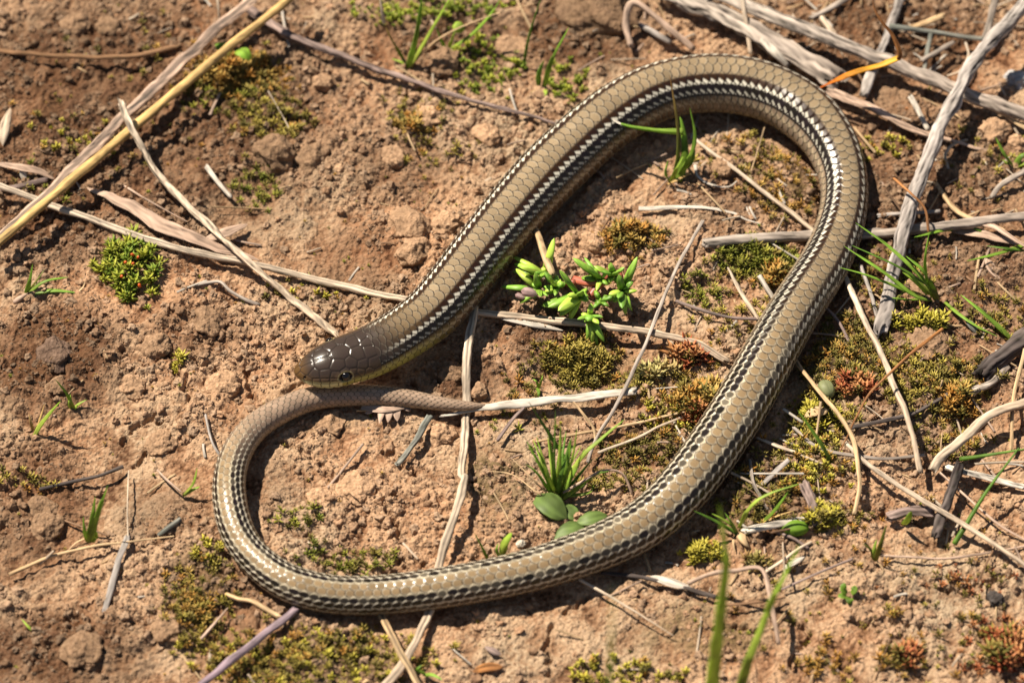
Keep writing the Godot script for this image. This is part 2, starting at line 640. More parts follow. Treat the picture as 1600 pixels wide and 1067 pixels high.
				var mid_th := (posmod(row, 18) + 0.5) * 20.0
				if mid_th > 180.0:
					mid_th -= 360.0
				var rk := int(absf(mid_th) / 20.0)
				var line := 1.0 - ss(0.085, 0.165, e_edge)
				var rim_band := (1.0 - ss(0.12, 0.30, e_edge)) * (1.0 - line)  # paler band of colour just inside the edge of each scale
				bump = 0.085 * (1.0 - e_edge) - 0.05 * v_off * v_off - 0.045 * line
				# front: stripes run through
				var zz := ath + (e_edge - 0.5) * 9.0
				var dash := ss(0.08, 0.18, e_edge) * (1.0 - ss(0.84, 0.98, e_edge))
				var fr := tan_.lerp(rim, rim_band * 0.75)
				fr = fr.lerp(brown, ss(19.0, 24.5, ath))
				fr = fr.lerp(white, (ss(33.5, 34.6, zz) - ss(38.6, 40.0, zz)) * dash * 0.85)
				if ath > 41.0:
					fr = fr.lerp(black, ss(38.6, 40.0, zz))
					fr = fr.lerp(white, (ss(53.0, 54.2, zz) - ss(56.6, 57.8, zz)) * 0.6 * dash)
					fr = fr.lerp(flank.lerp(Color(0.23, 0.17, 0.12), ss(0.22, 0.36, S)).lerp(rim, rim_band), ss(63.0, 67.0, ath))
					fr = fr.lerp(Color(0.42, 0.34, 0.22), (ss(72.0, 74.0, zz) - ss(78.0, 80.0, zz)) * 0.6)
					fr = fr.lerp(belly, ss(96.0, 116.0, ath))
				# the neck is darker, its lower side yellow
				var neck := 1.0 - ss(12.5, 25.0, s)
				if neck > 0.0:
					var nk := plate.lerp(Color(0.13, 0.085, 0.04), ss(12.0, 20.0, s)).lerp(rim * 0.5, rim_band * 0.6)
					fr = fr.lerp(nk, (neck if ath < 32.0 else (1.0 - ss(12.0, 18.0, s))) * (1.0 - ss(52.0, 66.0, ath)))
				var yel := (1.0 - ss(15.0, 27.0, s)) * ss(62.0, 78.0, ath)
				fr = fr.lerp(yellow.lerp(lip, ss(105.0, 125.0, ath)), yel)
				# rear: each scale of the side rows carries a dark spot in a pale rim
				var bk := Color(0.225, 0.158, 0.086).lerp(rim, maxf(rim_band, ss(0.28, 0.55, absf(v_off)) * 0.65))
				var spot := (1.0 - ss(0.22, 0.36, absf(v_off))) * (1.0 - ss(0.24, 0.40, absf(e_edge - 0.55)))
				var odd := n_fibre.get_noise_2d(best_c * 7.3, row * 11.7)
				var slant := v_off + (0.16 if th > 0.0 else -0.16) * (e_edge - 0.5)
				var big := 1.0 - ss(0.80, 1.15, pow(absf(slant) / 0.43, 1.9) + pow(absf(e_edge - 0.56) / (0.51 + 0.10 * odd), 2.4))
				if rk == 1:
					bk = Color(0.44, 0.38, 0.27).lerp(black, (1.0 - ss(0.65, 1.1, pow(absf(v_off - (0.12 if th > 0.0 else -0.12)) / 0.46, 2.0) + pow(absf(e_edge - 0.56) / (0.52 + 0.2 * odd), 2.4))) * clampf(1.0 + 0.35 * odd, 0.0, 1.0))
				elif rk == 2:
					bk = Color(0.62, 0.56, 0.44).lerp(black, big)
				elif rk == 3:
					bk = Color(0.56, 0.49, 0.37).lerp(Color(0.025, 0.016, 0.011), big)
				elif rk == 4:
					bk = Color(0.27, 0.21, 0.135).lerp(brown, spot * 0.7)
				elif rk > 4:
					bk = flank.lerp(belly, ss(96.0, 116.0, ath))
				var ta := tail.lerp(rim * 0.8, rim_band * 0.8)
				ta = ta.lerp(Color(0.30, 0.22, 0.14), ss(70.0, 100.0, ath))
				col = fr.lerp(bk, post)
				col = col.lerp(ta, tailing)
				var own := 1.0 + 0.30 * n_fibre.get_noise_2d(best_c * 5.1 + 300.0, row * 9.3)
				col = Color(col.r * own, col.g * own, col.b * own)
				col = col.lerp(seam, line * lerpf(0.92, 0.78, post))
				var fade := minf(1.0, w / 3.0)
				bump *= fade
			var vy := up if ct > 0.0 else dn
			v[i * cols + j] = (p + R * (sn * (ax + bump)) + U2 * (ct * (vy + bump))) * MM
			var sp := 1.0 + 0.16 * n_fibre.get_noise_2d(s * 6.0, th * 0.5)
			c[i * cols + j] = Color(col.r * sp, col.g * sp, col.b * sp)
		if eyes.is_empty() and s >= 6.8:
			for sg in [1, -1]:
				var a: float = deg_to_rad(65.0) * sg
				eyes.append([(p + R * (sin(a) * (ax - 0.38)) + U2 * (cos(a) * (up - 0.38))), R * sin(a) + U2 * cos(a)])
	var o := base("lizard", body_line[12])
	for k in v.size():
		v[k] -= o.position
	put("body", grid_mesh(v, c, rows, cols, true), mat.skin, o)
	for e in eyes:
		var ball := SphereMesh.new()
		ball.radius = 0.78 * MM
		ball.height = 1.56 * MM
		ball.radial_segments = 40
		ball.rings = 20
		var q := put("eye", ball, mat.eye, o)
		q.position = e[0] * MM - o.position
	tag(o, "long striped legless lizard lying in a loop with its head resting over its own tail", "lizard")


# ---- stalks, blades, lumps ----------------------------------------------------------------------------------------

const HUE := {
	"pale": [Color(0.43, 0.35, 0.265), Color(0.37, 0.285, 0.205)], "white": [Color(0.45, 0.405, 0.345), Color(0.39, 0.345, 0.29)], "gold": [Color(0.44, 0.29, 0.11), Color(0.40, 0.26, 0.10)],
	"pink": [Color(0.37, 0.265, 0.20), Color(0.33, 0.23, 0.17)], "brown": [Color(0.17, 0.095, 0.05), Color(0.21, 0.12, 0.065)], "grey": [Color(0.31, 0.265, 0.225), Color(0.26, 0.215, 0.18)],
	"dusk": [Color(0.21, 0.155, 0.135), Color(0.17, 0.125, 0.11)], "dark": [Color(0.055, 0.045, 0.042), Color(0.085, 0.068, 0.06)], "tan": [Color(0.39, 0.26, 0.14), Color(0.42, 0.30, 0.17)],
	"rust": [Color(0.30, 0.13, 0.04), Color(0.22, 0.10, 0.04)], "slate": [Color(0.115, 0.12, 0.105), Color(0.18, 0.175, 0.15)], "mauve": [Color(0.20, 0.145, 0.175), Color(0.24, 0.18, 0.20)],
	"fire": [Color(0.52, 0.12, 0.02), Color(0.68, 0.44, 0.03)], "silver": [Color(0.29, 0.26, 0.235), Color(0.25, 0.22, 0.20)],
	"green": [Color(0.24, 0.35, 0.05), Color(0.22, 0.41, 0.045)], "lime": [Color(0.37, 0.43, 0.08), Color(0.33, 0.50, 0.06)], "deep": [Color(0.13, 0.24, 0.032), Color(0.15, 0.30, 0.04)],
	"blank": [Color(1.0, 1.0, 1.0), Color(1.0, 1.0, 1.0)], "leafy": [Color(0.12, 0.25, 0.025), Color(0.20, 0.34, 0.045)], "bloom": [Color(0.40, 0.26, 0.26), Color(0.50, 0.38, 0.34)], "sage": [Color(0.13, 0.20, 0.05), Color(0.18, 0.26, 0.075)], "jade": [Color(0.26, 0.30, 0.14), Color(0.36, 0.37, 0.19)], "apple": [Color(0.19, 0.36, 0.03), Color(0.25, 0.42, 0.05)],
	"browntip": [Color(0.14, 0.26, 0.03), Color(0.30, 0.16, 0.06)], "olive": [Color(0.20, 0.19, 0.03), Color(0.16, 0.19, 0.03)],
}


# p: places in mm along the middle; w: width in mm. look: flat (thickness over width), ends ("", "tip", "both", "swell"), ridge, groove, fray, sides, twist
func sweep(p: Array, w: float, hue: String, look := {}) -> ArrayMesh:
	var flat: float = look.get("flat", 0.8)
	var ends: String = look.get("ends", "")
	var ridge: float = look.get("ridge", 0.10)
	var groove: float = look.get("groove", 0.0)
	var fray: float = look.get("fray", 0.5)
	var sides: int = look.get("sides", 12)
	var start: float = look.get("start", 1.0)
	var turn: float = look.get("turn", 0.0)
	var wander: float = look.get("wander", 0.17)
	var key := rng.randf() * 900.0
	var q: Array[Vector3] = []
	for k in p.size() - 1:
		var a: Vector3 = p[k]
		var b: Vector3 = p[k + 1]
		var pre: Vector3 = p[k - 1] if k > 0 else a * 2.0 - b
		var post: Vector3 = p[k + 2] if k + 2 < p.size() else b * 2.0 - a
		var n := clampi(int(a.distance_to(b) / maxf(0.55, w * 0.4)) + 1, 3, 60)
		for i in n:
			q.append(a.cubic_interpolate(b, pre, post, float(i) / n))
	q.append(p[p.size() - 1])
	var m := q.size()
	var rows := m + 2
	var v := PackedVector3Array()
	v.resize(rows * sides)
	var c := PackedColorArray()
	c.resize(rows * sides)
	var origin: Vector3 = p[0]
	var c0: Color = HUE[hue][0]
	var c1: Color = HUE[hue][1]
	var s := 0.0
	for r in rows:
		var i := clampi(r - 1, 0, m - 1)
		var T := (q[mini(i + 1, m - 1)] - q[maxi(i - 1, 0)]).normalized()
		var R := T.cross(Vector3.UP if absf(T.y) < 0.93 else Vector3(0, 0.4, 1).normalized()).normalized()
		var U := R.cross(T)
		if turn != 0.0:
			var R2 := R * cos(turn) + U * sin(turn)
			U = R2.cross(T)
			R = R2
		if r > 1 and r <= m:
			s += q[i].distance_to(q[i - 1])
		var f := float(i) / (m - 1)
		var half := w * 0.5 * lerpf(start, 1.0, minf(1.0, f * 3.0))
		if ends == "tip":
			half *= minf(1.0, 1.15 * pow(1.0 - f, 0.62)) * lerpf(0.75, 1.0, minf(1.0, f * 4.0)) + 0.02
		elif ends == "both":
			half *= pow(sin(PI * clampf(f, 0.0, 1.0)), 0.6) + 0.04
		elif ends == "swell":
			half *= pow(sin(PI * clampf(pow(f, 0.8), 0.0, 1.0)), 0.45) + 0.03
		elif ends == "thin":
			half *= lerpf(1.0, 0.3, f)
		half *= 1.0 + 0.20 * n_fibre.get_noise_2d(s * 0.14, key)
		var mid := q[i] + (R * n_fibre.get_noise_2d(s * 0.12, key + 7.0) + U * 0.5 * n_fibre.get_noise_2d(s * 0.15, key + 31.0)) * wander * minf(3.0, w)
		var shut := r == 0 or r == rows - 1
		for j in sides:
			var ang := TAU * j / sides
			var fib := n_fibre.get_noise_3d(cos(ang) * 2.3, sin(ang) * 2.3 + key, s * 0.10)
			var fine := n_fibre.get_noise_3d(cos(ang) * 5.0 + 40.0, sin(ang) * 5.0 + key, s * 0.5)
			var rad := half * (1.0 + ridge * (fib + 0.6 * fine) * 1.6)
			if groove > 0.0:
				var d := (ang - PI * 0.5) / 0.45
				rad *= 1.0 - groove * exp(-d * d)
			if shut:
				rad = 0.0
			var along := 0.0
			if fray > 0.0 and ends == "" and (r <= 1 or r >= rows - 2):
				along = n_fibre.get_noise_2d(ang * 1.2, key + r) * w * fray
			v[r * sides + j] = (mid + R * cos(ang) * rad + U * sin(ang) * rad * flat + T * along - origin) * MM
			var k := c0.lerp(c1, f)
			var tone := 1.0 + (1.25 if ridge > 0.13 else 0.75) * fib + (0.9 if ridge > 0.13 else 0.55) * fine + 0.25 * n_fibre.get_noise_2d(s * 0.2, key + 60.0)
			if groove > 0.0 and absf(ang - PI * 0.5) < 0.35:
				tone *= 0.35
			c[r * sides + j] = Color(maxf(k.r * tone, 0.004), maxf(k.g * tone, 0.003), maxf(k.b * tone, 0.002))
	return grid_mesh(v, c, rows, sides, true, true)


func places(line: Array, lift: float) -> Array:
	var out := []
	for e in line:
		out.append(at(e[0], e[1], lift + (e[2] if e.size() > 2 else 0.0)))
	return out


# one stalk, twig or stick that lies on the soil; line holds [x, y] or [x, y, extra height]
func stick(called: String, label: String, category: String, group: String, line: Array, px: float, hue: String, look := {}, surface := "straw") -> MeshInstance3D:
	var mid: Array = line[line.size() / 2]
	var w := px * per_px(at(mid[0], mid[1]))
	var p := places(line, w * 0.5 * look.get("flat", 0.8) + 0.6)
	var o := put(called, sweep(p, w, hue, look), mat[surface])
	o.position = p[0] * MM
	tag(o, label, category, group)
	return o


# a tuft: each blade a part of its own
func tuft(called: String, label: String, group: String, foot: Array, blades: Array) -> Node3D:
	var o := base(called, at(foot[0], foot[1]))
	tag(o, label, "grass", group)
	for b in blades:
		blade(o, b[0], b[1], b[2] if b.size() > 2 else "green", b[3] if b.size() > 3 else {})
	return o


func blade(o: Node3D, line: Array, px: float, hue: String, look := {}, called := "blade") -> void:
	var p := places(line, 0.2)
	var l := {"flat": 0.32, "ends": "tip", "ridge": 0.03, "sides": 8, "wander": 0.05}
	l.merge(look, true)
	var dry: bool = hue in ["pale", "tan", "brown", "white", "gold", "pink"]
	var m := put(called, sweep(p, px * per_px(p[0]), hue, l), mat.straw if dry else mat.green, o)
	m.position = p[0] * MM - o.position


func lump(size: Vector3, rough: float, colour: Color, key: float) -> ArrayMesh:
	var rows := 22
	var cols := 32
	var v := PackedVector3Array()
	v.resize(rows * cols)
	var c := PackedColorArray()
	c.resize(rows * cols)
	for i in rows:
		var lat := PI * i / (rows - 1)
		for j in cols:
			var lon := TAU * j / cols
			var d := Vector3(sin(lat) * cos(lon), cos(lat), sin(lat) * sin(lon))
			var a := n_mid.get_noise_3d(d.x * 7.0 + key, d.y * 7.0, d.z * 7.0)
			var b := n_fine.get_noise_3d(d.x * 3.2 + key, d.y * 3.2, d.z * 3.2)
			var e := n_cell_b.get_noise_3d(d.x * 3.0 + key, d.y * 3.0, d.z * 3.0)
			var f := n_cell_a.get_noise_3d(d.x * 4.5 - key, d.y * 4.5, d.z * 4.5)
			var r := 1.0 + rough * (0.75 * a + 0.32 * b - 0.35 * e - 0.75 * (f + 0.4))
			v[i * cols + j] = d * size * r * MM
			var t := clampf(1.0 + 0.35 * a + 0.35 * b - 0.25 * e, 0.4, 1.5)
			c[i * cols + j] = Color(colour.r * t, colour.g * t, colour.b * t)
	return grid_mesh(v, c, rows, cols, true, false)


func sprig(leaves: int, spread: float, fat: float, key: int) -> ArrayMesh:      # a moss shoot one unit tall: a rosette of small pointed leaves, each a closed sliver
	var r := RandomNumberGenerator.new()
	r.seed = key
	var st := SurfaceTool.new()
	st.begin(Mesh.PRIMITIVE_TRIANGLES)
	for k in leaves:
		var az := k * 2.399 + r.randf() * 0.5
		var f := float(k) / leaves
		var tilt := lerpf(0.15, spread, f) + r.randf() * 0.25
		var d := Vector3(cos(az) * sin(tilt), cos(tilt), sin(az) * sin(tilt))
		var low := Vector3(0, (1.0 - f) * 0.35, 0)
		var n := lerpf(0.6, 1.0, r.randf())
		var side := d.cross(Vector3.UP if absf(d.y) < 0.95 else Vector3.RIGHT).normalized()
		var out := side.cross(d).normalized()
		var tip := low + d * n + Vector3(cos(az), 0.15, sin(az)) * 0.18 * spread
		var mid := low + d * n * 0.5
		var ring: Array[Vector3] = []
		for q in 3:
			var a := TAU * q / 3.0
			ring.append(mid + (side * cos(a) * 0.16 + out * sin(a) * 0.07) * fat)
		var shade := lerpf(0.75, 1.2, r.randf())
		for q in 3:
			var e := ring[q]
			var g := ring[(q + 1) % 3]
			for tri in [[low, g, e], [e, g, tip]]:
				for pt in tri:
					st.set_color(Color(shade, shade, shade) if pt != tip else Color(shade * 1.35, shade * 1.25, shade))
					st.add_vertex(pt * MM)
	st.generate_normals()
	return st.commit()


const MOSS := {
	"green": [Color(0.16, 0.18, 0.02), Color(0.28, 0.27, 0.035)], "leaf": [Color(0.15, 0.22, 0.018), Color(0.36, 0.37, 0.04)], "olive": [Color(0.25, 0.19, 0.035), Color(0.38, 0.31, 0.06)],
	"orange": [Color(0.36, 0.17, 0.03), Color(0.42, 0.28, 0.07)], "red": [Color(0.33, 0.09, 0.035), Color(0.45, 0.21, 0.08)], "pale": [Color(0.42, 0.36, 0.14), Color(0.36, 0.22, 0.09)], "yellow": [Color(0.38, 0.33, 0.035), Color(0.45, 0.39, 0.06)],
	"dusk": [Color(0.12, 0.105, 0.02), Color(0.23, 0.18, 0.04)],
}


func moss_turn(p: Vector3, size: float) -> Transform3D:
	var b := Basis(Vector3.UP, rng.randf() * TAU) * Basis(Vector3(1, 0, 0), rng.randf_range(-0.4, 0.4))
	return Transform3D(b.scaled(Vector3.ONE * size), p * MM)


func disc() -> Vector2:
	var a := rng.randf() * TAU
	return Vector2(cos(a), sin(a)) * (pow(rng.randf(), 0.62) + 0.55 * pow(rng.randf(), 6.0))


func patches() -> Array:      # x, y, half width, half height, shoots, kind
	return [[370, 125, 75, 32, 260, "orange"], [420, 190, 60, 32, 170, "olive"], [345, 150, 60, 30, 70, "green"], [405, 300, 32, 28, 60, "green"], [760, 110, 50, 38, 150, "leaf"], [615, 20, 60, 26, 90, "leaf"], [720, 18, 60, 22, 80, "leaf"], [650, 175, 55, 30, 60, "olive"],
		[885, 130, 32, 28, 60, "leaf"], [690, 240, 60, 40, 40, "olive"], [490, 458, 60, 16, 35, "yellow"], [40, 758, 50, 12, 30, "olive"], [310, 945, 55, 65, 130, "olive"], [300, 960, 30, 40, 80, "orange"], [340, 872, 25, 16, 50, "yellow"], [490, 1030, 160, 46, 330, "olive"], [480, 1035, 150, 40, 130, "yellow"], [380, 1040, 60, 24, 60, "orange"],
		[560, 880, 60, 16, 70, "green"], [465, 808, 34, 18, 30, "green"], [1180, 405, 55, 24, 280, "green"], [1215, 435, 30, 20, 60, "orange"], [1095, 458, 26, 24, 45, "green"], [985, 380, 48, 26, 130, "orange"], [905, 570, 55, 34, 190, "olive"], [925, 555, 40, 25, 60, "orange"],
		[1005, 605, 55, 26, 80, "olive"], [860, 590, 70, 45, 70, "dusk"], [1085, 560, 40, 26, 60, "orange"], [1095, 640, 45, 36, 170, "orange"], [1040, 655, 36, 22, 60, "yellow"], [1010, 705, 70, 26, 130, "dusk"], [985, 755, 60, 16, 70, "olive"], [1300, 555, 65, 52, 220, "dusk"],
		[1310, 560, 50, 40, 110, "orange"], [1400, 560, 70, 55, 160, "olive"], [1495, 640, 36, 32, 90, "orange"], [1450, 605, 65, 42, 200, "olive"], [1285, 650, 50, 42, 140, "olive"], [1180, 760, 55, 62, 210, "dusk"], [1270, 725, 46, 50, 170, "yellow"], [1260, 740, 40, 40, 80, "orange"],
		[1100, 862, 26, 14, 50, "yellow"], [1310, 815, 34, 22, 60, "olive"], [1560, 1010, 50, 48, 90, "red"], [1410, 1022, 38, 22, 50, "orange"], [1500, 900, 70, 24, 34, "red"], [1290, 1040, 45, 20, 36, "orange"], [1390, 232, 32, 16, 36, "yellow"], [1235, 300, 55, 52, 150, "orange"],
		[1160, 250, 60, 36, 70, "olive"], [1555, 500, 44, 40, 80, "olive"], [1510, 600, 50, 30, 80, "dusk"], [965, 1052, 90, 18, 90, "yellow"], [470, 860, 80, 30, 16, "green"], [130, 225, 60, 30, 40, "yellow"], [60, 300, 50, 40, 20, "green"], [1470, 690, 60, 20, 50, "olive"],
		[1350, 910, 200, 100, 60, "orange"], [1400, 980, 180, 80, 50, "olive"], [260, 150, 200, 120, 60, "olive"], [1400, 440, 60, 40, 80, "olive"], [1540, 250, 60, 50, 40, "olive"], [1140, 120, 60, 20, 20, "leaf"], [800, 660, 60, 30, 20, "green"], [1150, 480, 50, 50, 80, "olive"], [1240, 470, 20, 50, 40, "dusk"]]


func scatter(called: String, label: String, mesh: Mesh, material: Material, where: Array, tints: Array) -> void:
	var mm := MultiMesh.new()
	mm.transform_format = MultiMesh.TRANSFORM_3D
	mm.use_colors = true
	mm.mesh = mesh
	mm.instance_count = where.size()
	for k in where.size():
		mm.set_instance_transform(k, where[k])
		mm.set_instance_color(k, tints[k])
	var o := MultiMeshInstance3D.new()
	o.name = called
	o.multimesh = mm
	o.material_override = material
	add_child(o, true)
	tag(o, label, called.replace("_", " "), "", "stuff")


func clear_of_body(p: Vector3, margin: float) -> bool:
	var i := int((p.x - X0) / STEP)
	var j := int((p.z - Z0) / STEP)
	return i >= 0 and j >= 0 and i < nx and j < nz and press[j * nx + i] < margin


func build_cover() -> void:
	# loose crumbs of soil, far too many to count
	var where := [[], [], []]
	var tints := [[], [], []]
	for k in 74000:
		var x := rng.randf_range(-97.0, 97.0)
		var z := rng.randf_range(-84.0, 72.0)
		var m := n_mask.get_noise_2d(x, z) + 0.6 * n_mid.get_noise_2d(x * 0.6, z * 0.6)
		if rng.randf() > ss(-0.45, 0.4, m + 0.1 - 0.002 * z):
			continue
		var size := 0.08 + 0.62 * pow(rng.randf(), 9.0) + 0.12 * rng.randf()
		var p := Vector3(x, ground(x, z) + size * 0.12, z)
		if not clear_of_body(p, 0.55 if size < 0.4 else 0.1):
			continue
		var b := Basis.from_euler(Vector3(rng.randf() * 6.3, rng.randf() * 6.3, rng.randf() * 6.3)).scaled(Vector3(size, size * 0.8, size))
		var g := k % 3
		where[g].append(Transform3D(b, p * MM))
		var t := rng.randf_range(0.65, 1.08) * (1.0 - 0.5 * umber[int((z - Z0) / STEP) * nx + int((x - X0) / STEP)])  # crumbs are darker where the soil is tinted dark
		var q := rng.randf()
		tints[g].append(Color(0.52 * t, lerpf(0.325, 0.37, q) * t, lerpf(0.20, 0.255, q) * t))
	for g in 3:
		scatter("soil_crumbs" if g == 0 else "soil_crumbs_%03d" % g, ["loose crumbs of dry reddish soil lying all over the ground", "small rounded grains of soil strewn among the crumbs", "angular bits of soil strewn over the crust"][g], small_lump(g), mat.crumb, where[g], tints[g])
	straw_bits()
	# moss too small and dense to count
	var shoots := [sprig(9, 1.05, 1.0, 3), sprig(7, 0.7, 1.5, 4)]
	where = [[], []]
	tints = [[], []]
	for e in patches():
		for k in int(e[4] * 0.85):
			var d := disc()
			var p := at(e[0] + d.x * e[2] * 1.1, e[1] + d.y * e[3] * 1.1)
			p.y = ground(p.x, p.z) - 0.08
			if not clear_of_body(p, 0.12):
				continue
			var g := 1 if e[5] in ["leaf", "yellow", "pale"] else 0
			var mix := rng.randf()
			var pair: Array = MOSS["dusk" if mix < 0.3 and e[5] != "leaf" else "orange" if mix < 0.42 and e[5] in ["olive", "yellow", "dusk"] else e[5]]
			var t := rng.randf_range(0.7, 1.25)
			var col: Color = pair[0].lerp(pair[1], rng.randf())
			where[g].append(moss_turn(p, rng.randf_range(0.5, 1.4)))
			tints[g].append(Color(col.r * t, col.g * t, col.b * t))
	for k in 900:      # and lone shoots between
		var p := Vector3(rng.randf_range(-90, 90), 0, rng.randf_range(-80, 68))
		p.y = ground(p.x, p.z) - 0.05
		if n_relief.get_noise_2d(p.x * 2.0 + 77.0, p.z * 2.0) < (0.12 if p.x < 0.0 else -0.05) or not clear_of_body(p, 0.1):
			continue
		var pair: Array = MOSS[["green", "olive", "orange", "yellow", "red", "leaf"][rng.randi() % (3 if p.x < 0.0 else 6)]]
		where[k % 2].append(moss_turn(p, rng.randf_range(0.3, 0.65)))
		tints[k % 2].append(pair[0].lerp(pair[1], rng.randf()))
	scatter("moss", "low olive and rusty moss spread thinly over the soil", shoots[0], mat.moss, where[0], tints[0])
	scatter("leafy_moss", "tiny bright green round leaved moss dotted over the soil", shoots[1], mat.moss, where[1], tints[1])


func straw_bits() -> void:      # short bits of dead grass, too many and too small to count
	var where := []
	var tints := []
	for k in 1500:
		var x := rng.randf_range(-88.0, 90.0)
		var z := rng.randf_range(-80.0, 66.0)
		if rng.randf() > (0.95 if x > 20.0 else 0.16) * (1.0 if z < -15.0 else 0.55):
			continue
		var p := Vector3(x, ground(x, z) + 0.22, z)
		if not clear_of_body(p, 0.05):
			continue
		var b := Basis(Vector3.UP, rng.randf() * TAU) * Basis(Vector3(0, 0, 1), rng.randf_range(-0.2, 0.25))
		var l := 0.5 + 2.0 * pow(rng.randf(), 2.2)
		where.append(Transform3D(b * Basis.from_scale(Vector3(l, 0.8 + rng.randf() * 0.7, 0.8 + rng.randf() * 0.9)), p * MM))
		var pair: Array = HUE[["pale", "pink", "white", "pale", "tan", "tan", "brown"][rng.randi() % 7]]
		tints.append(pair[0].lerp(pair[1], rng.randf()))
	var bit := sweep([Vector3(-2, 0, 0), Vector3(-0.7, 0.03, 0.05), Vector3(0.8, 0.05, 0.03), Vector3(2, 0.0, 0.0)], 0.26, "blank", {"sides": 7, "ridge": 0.15, "wander": 0.03})
	scatter("straw_litter", "short bits of dead grass strewn over the soil, mostly at the right", bit, mat.straw, where, tints)


func small_lump(g: int) -> ArrayMesh:
	var st := SurfaceTool.new()
	st.begin(Mesh.PRIMITIVE_TRIANGLES)
	st.set_smooth_group(0 if g == 0 else -1)
	var rows := 6
	var cols := 8
	var pt := []
	for i in rows:
		for j in cols:
			var lat := PI * i / (rows - 1)
			var lon := TAU * j / cols
			var d := Vector3(sin(lat) * cos(lon), cos(lat), sin(lat) * sin(lon))
			var r := 1.0 + 0.85 * n_mid.get_noise_3d(d.x * 7.0 + 30.0 * g, d.y * 7.0, d.z * 7.0) + 0.6 * n_fine.get_noise_3d(d.x * 2.0 + 9.0 * g, d.y * 2.0, d.z * 2.0)
			pt.append(d * r * MM)
	for i in rows - 1:
		for j in cols:
			var a: Vector3 = pt[i * cols + j]
			var b: Vector3 = pt[i * cols + (j + 1) % cols]
			var e: Vector3 = pt[(i + 1) * cols + j]
			var f: Vector3 = pt[(i + 1) * cols + (j + 1) % cols]
			for q in [a, b, e, b, f, e]:
				var t := 0.85 + 0.3 * absf(sin(q.x * 9000.0 + q.y * 7000.0))
				st.set_color(Color(t, t, t))
				st.add_vertex(q)
	st.generate_normals()
	return st.commit()


# a cushion of moss one can point at: a thing whose shoots are parts
var sprigs := []
var moss_mats := {}
func cushion(label: String, group: String, x: float, y: float, rx: float, ry: float, n: int, kind: String, size := 1.0, high := 0.7) -> Node3D:
	if sprigs.is_empty():
		for q in 5:
			sprigs.append(sprig(10 + q, 0.85 + 0.12 * q, 0.9 + 0.12 * q, 20 + q))
	var c := at(x, y)
	c.y = ground(c.x, c.z)
	var o := base("moss_cushion", c)
	tag(o, label, "moss", group)
	for k in int(n * 0.75):
		var d := disc()
		var p := at(x + d.x * rx, y + d.y * ry)
		p.y = ground(p.x, p.z) - 0.1 + high * maxf(0.0, 1.0 - d.length_squared())
		var v := rng.randi() % 3
		var hue: String = "dusk" if rng.randf() < 0.25 and kind != "leaf" else kind
		var name_ := "%s%d" % [hue, v]
		if not moss_mats.has(name_):
			var m: StandardMaterial3D = mat.moss.duplicate()
			var col: Color = MOSS[hue][0].lerp(MOSS[hue][1], v * 0.5)
			m.albedo_color = Color(col.r, col.g, col.b).linear_to_srgb()
			moss_mats[name_] = m
		var s := put("shoot", sprigs[rng.randi() % 5], moss_mats[name_], o)
		var t := moss_turn(p, size * rng.randf_range(0.8, 1.7))
		t.origin -= o.position
		s.transform = t
	return o


# ---- everything that lies or grows on the soil ---------------------------------------------------------------------

func build_objects() -> void:
	straws()
	twigs()
	litter()
	grasses()
	succulent()
	cushions()
	clods()


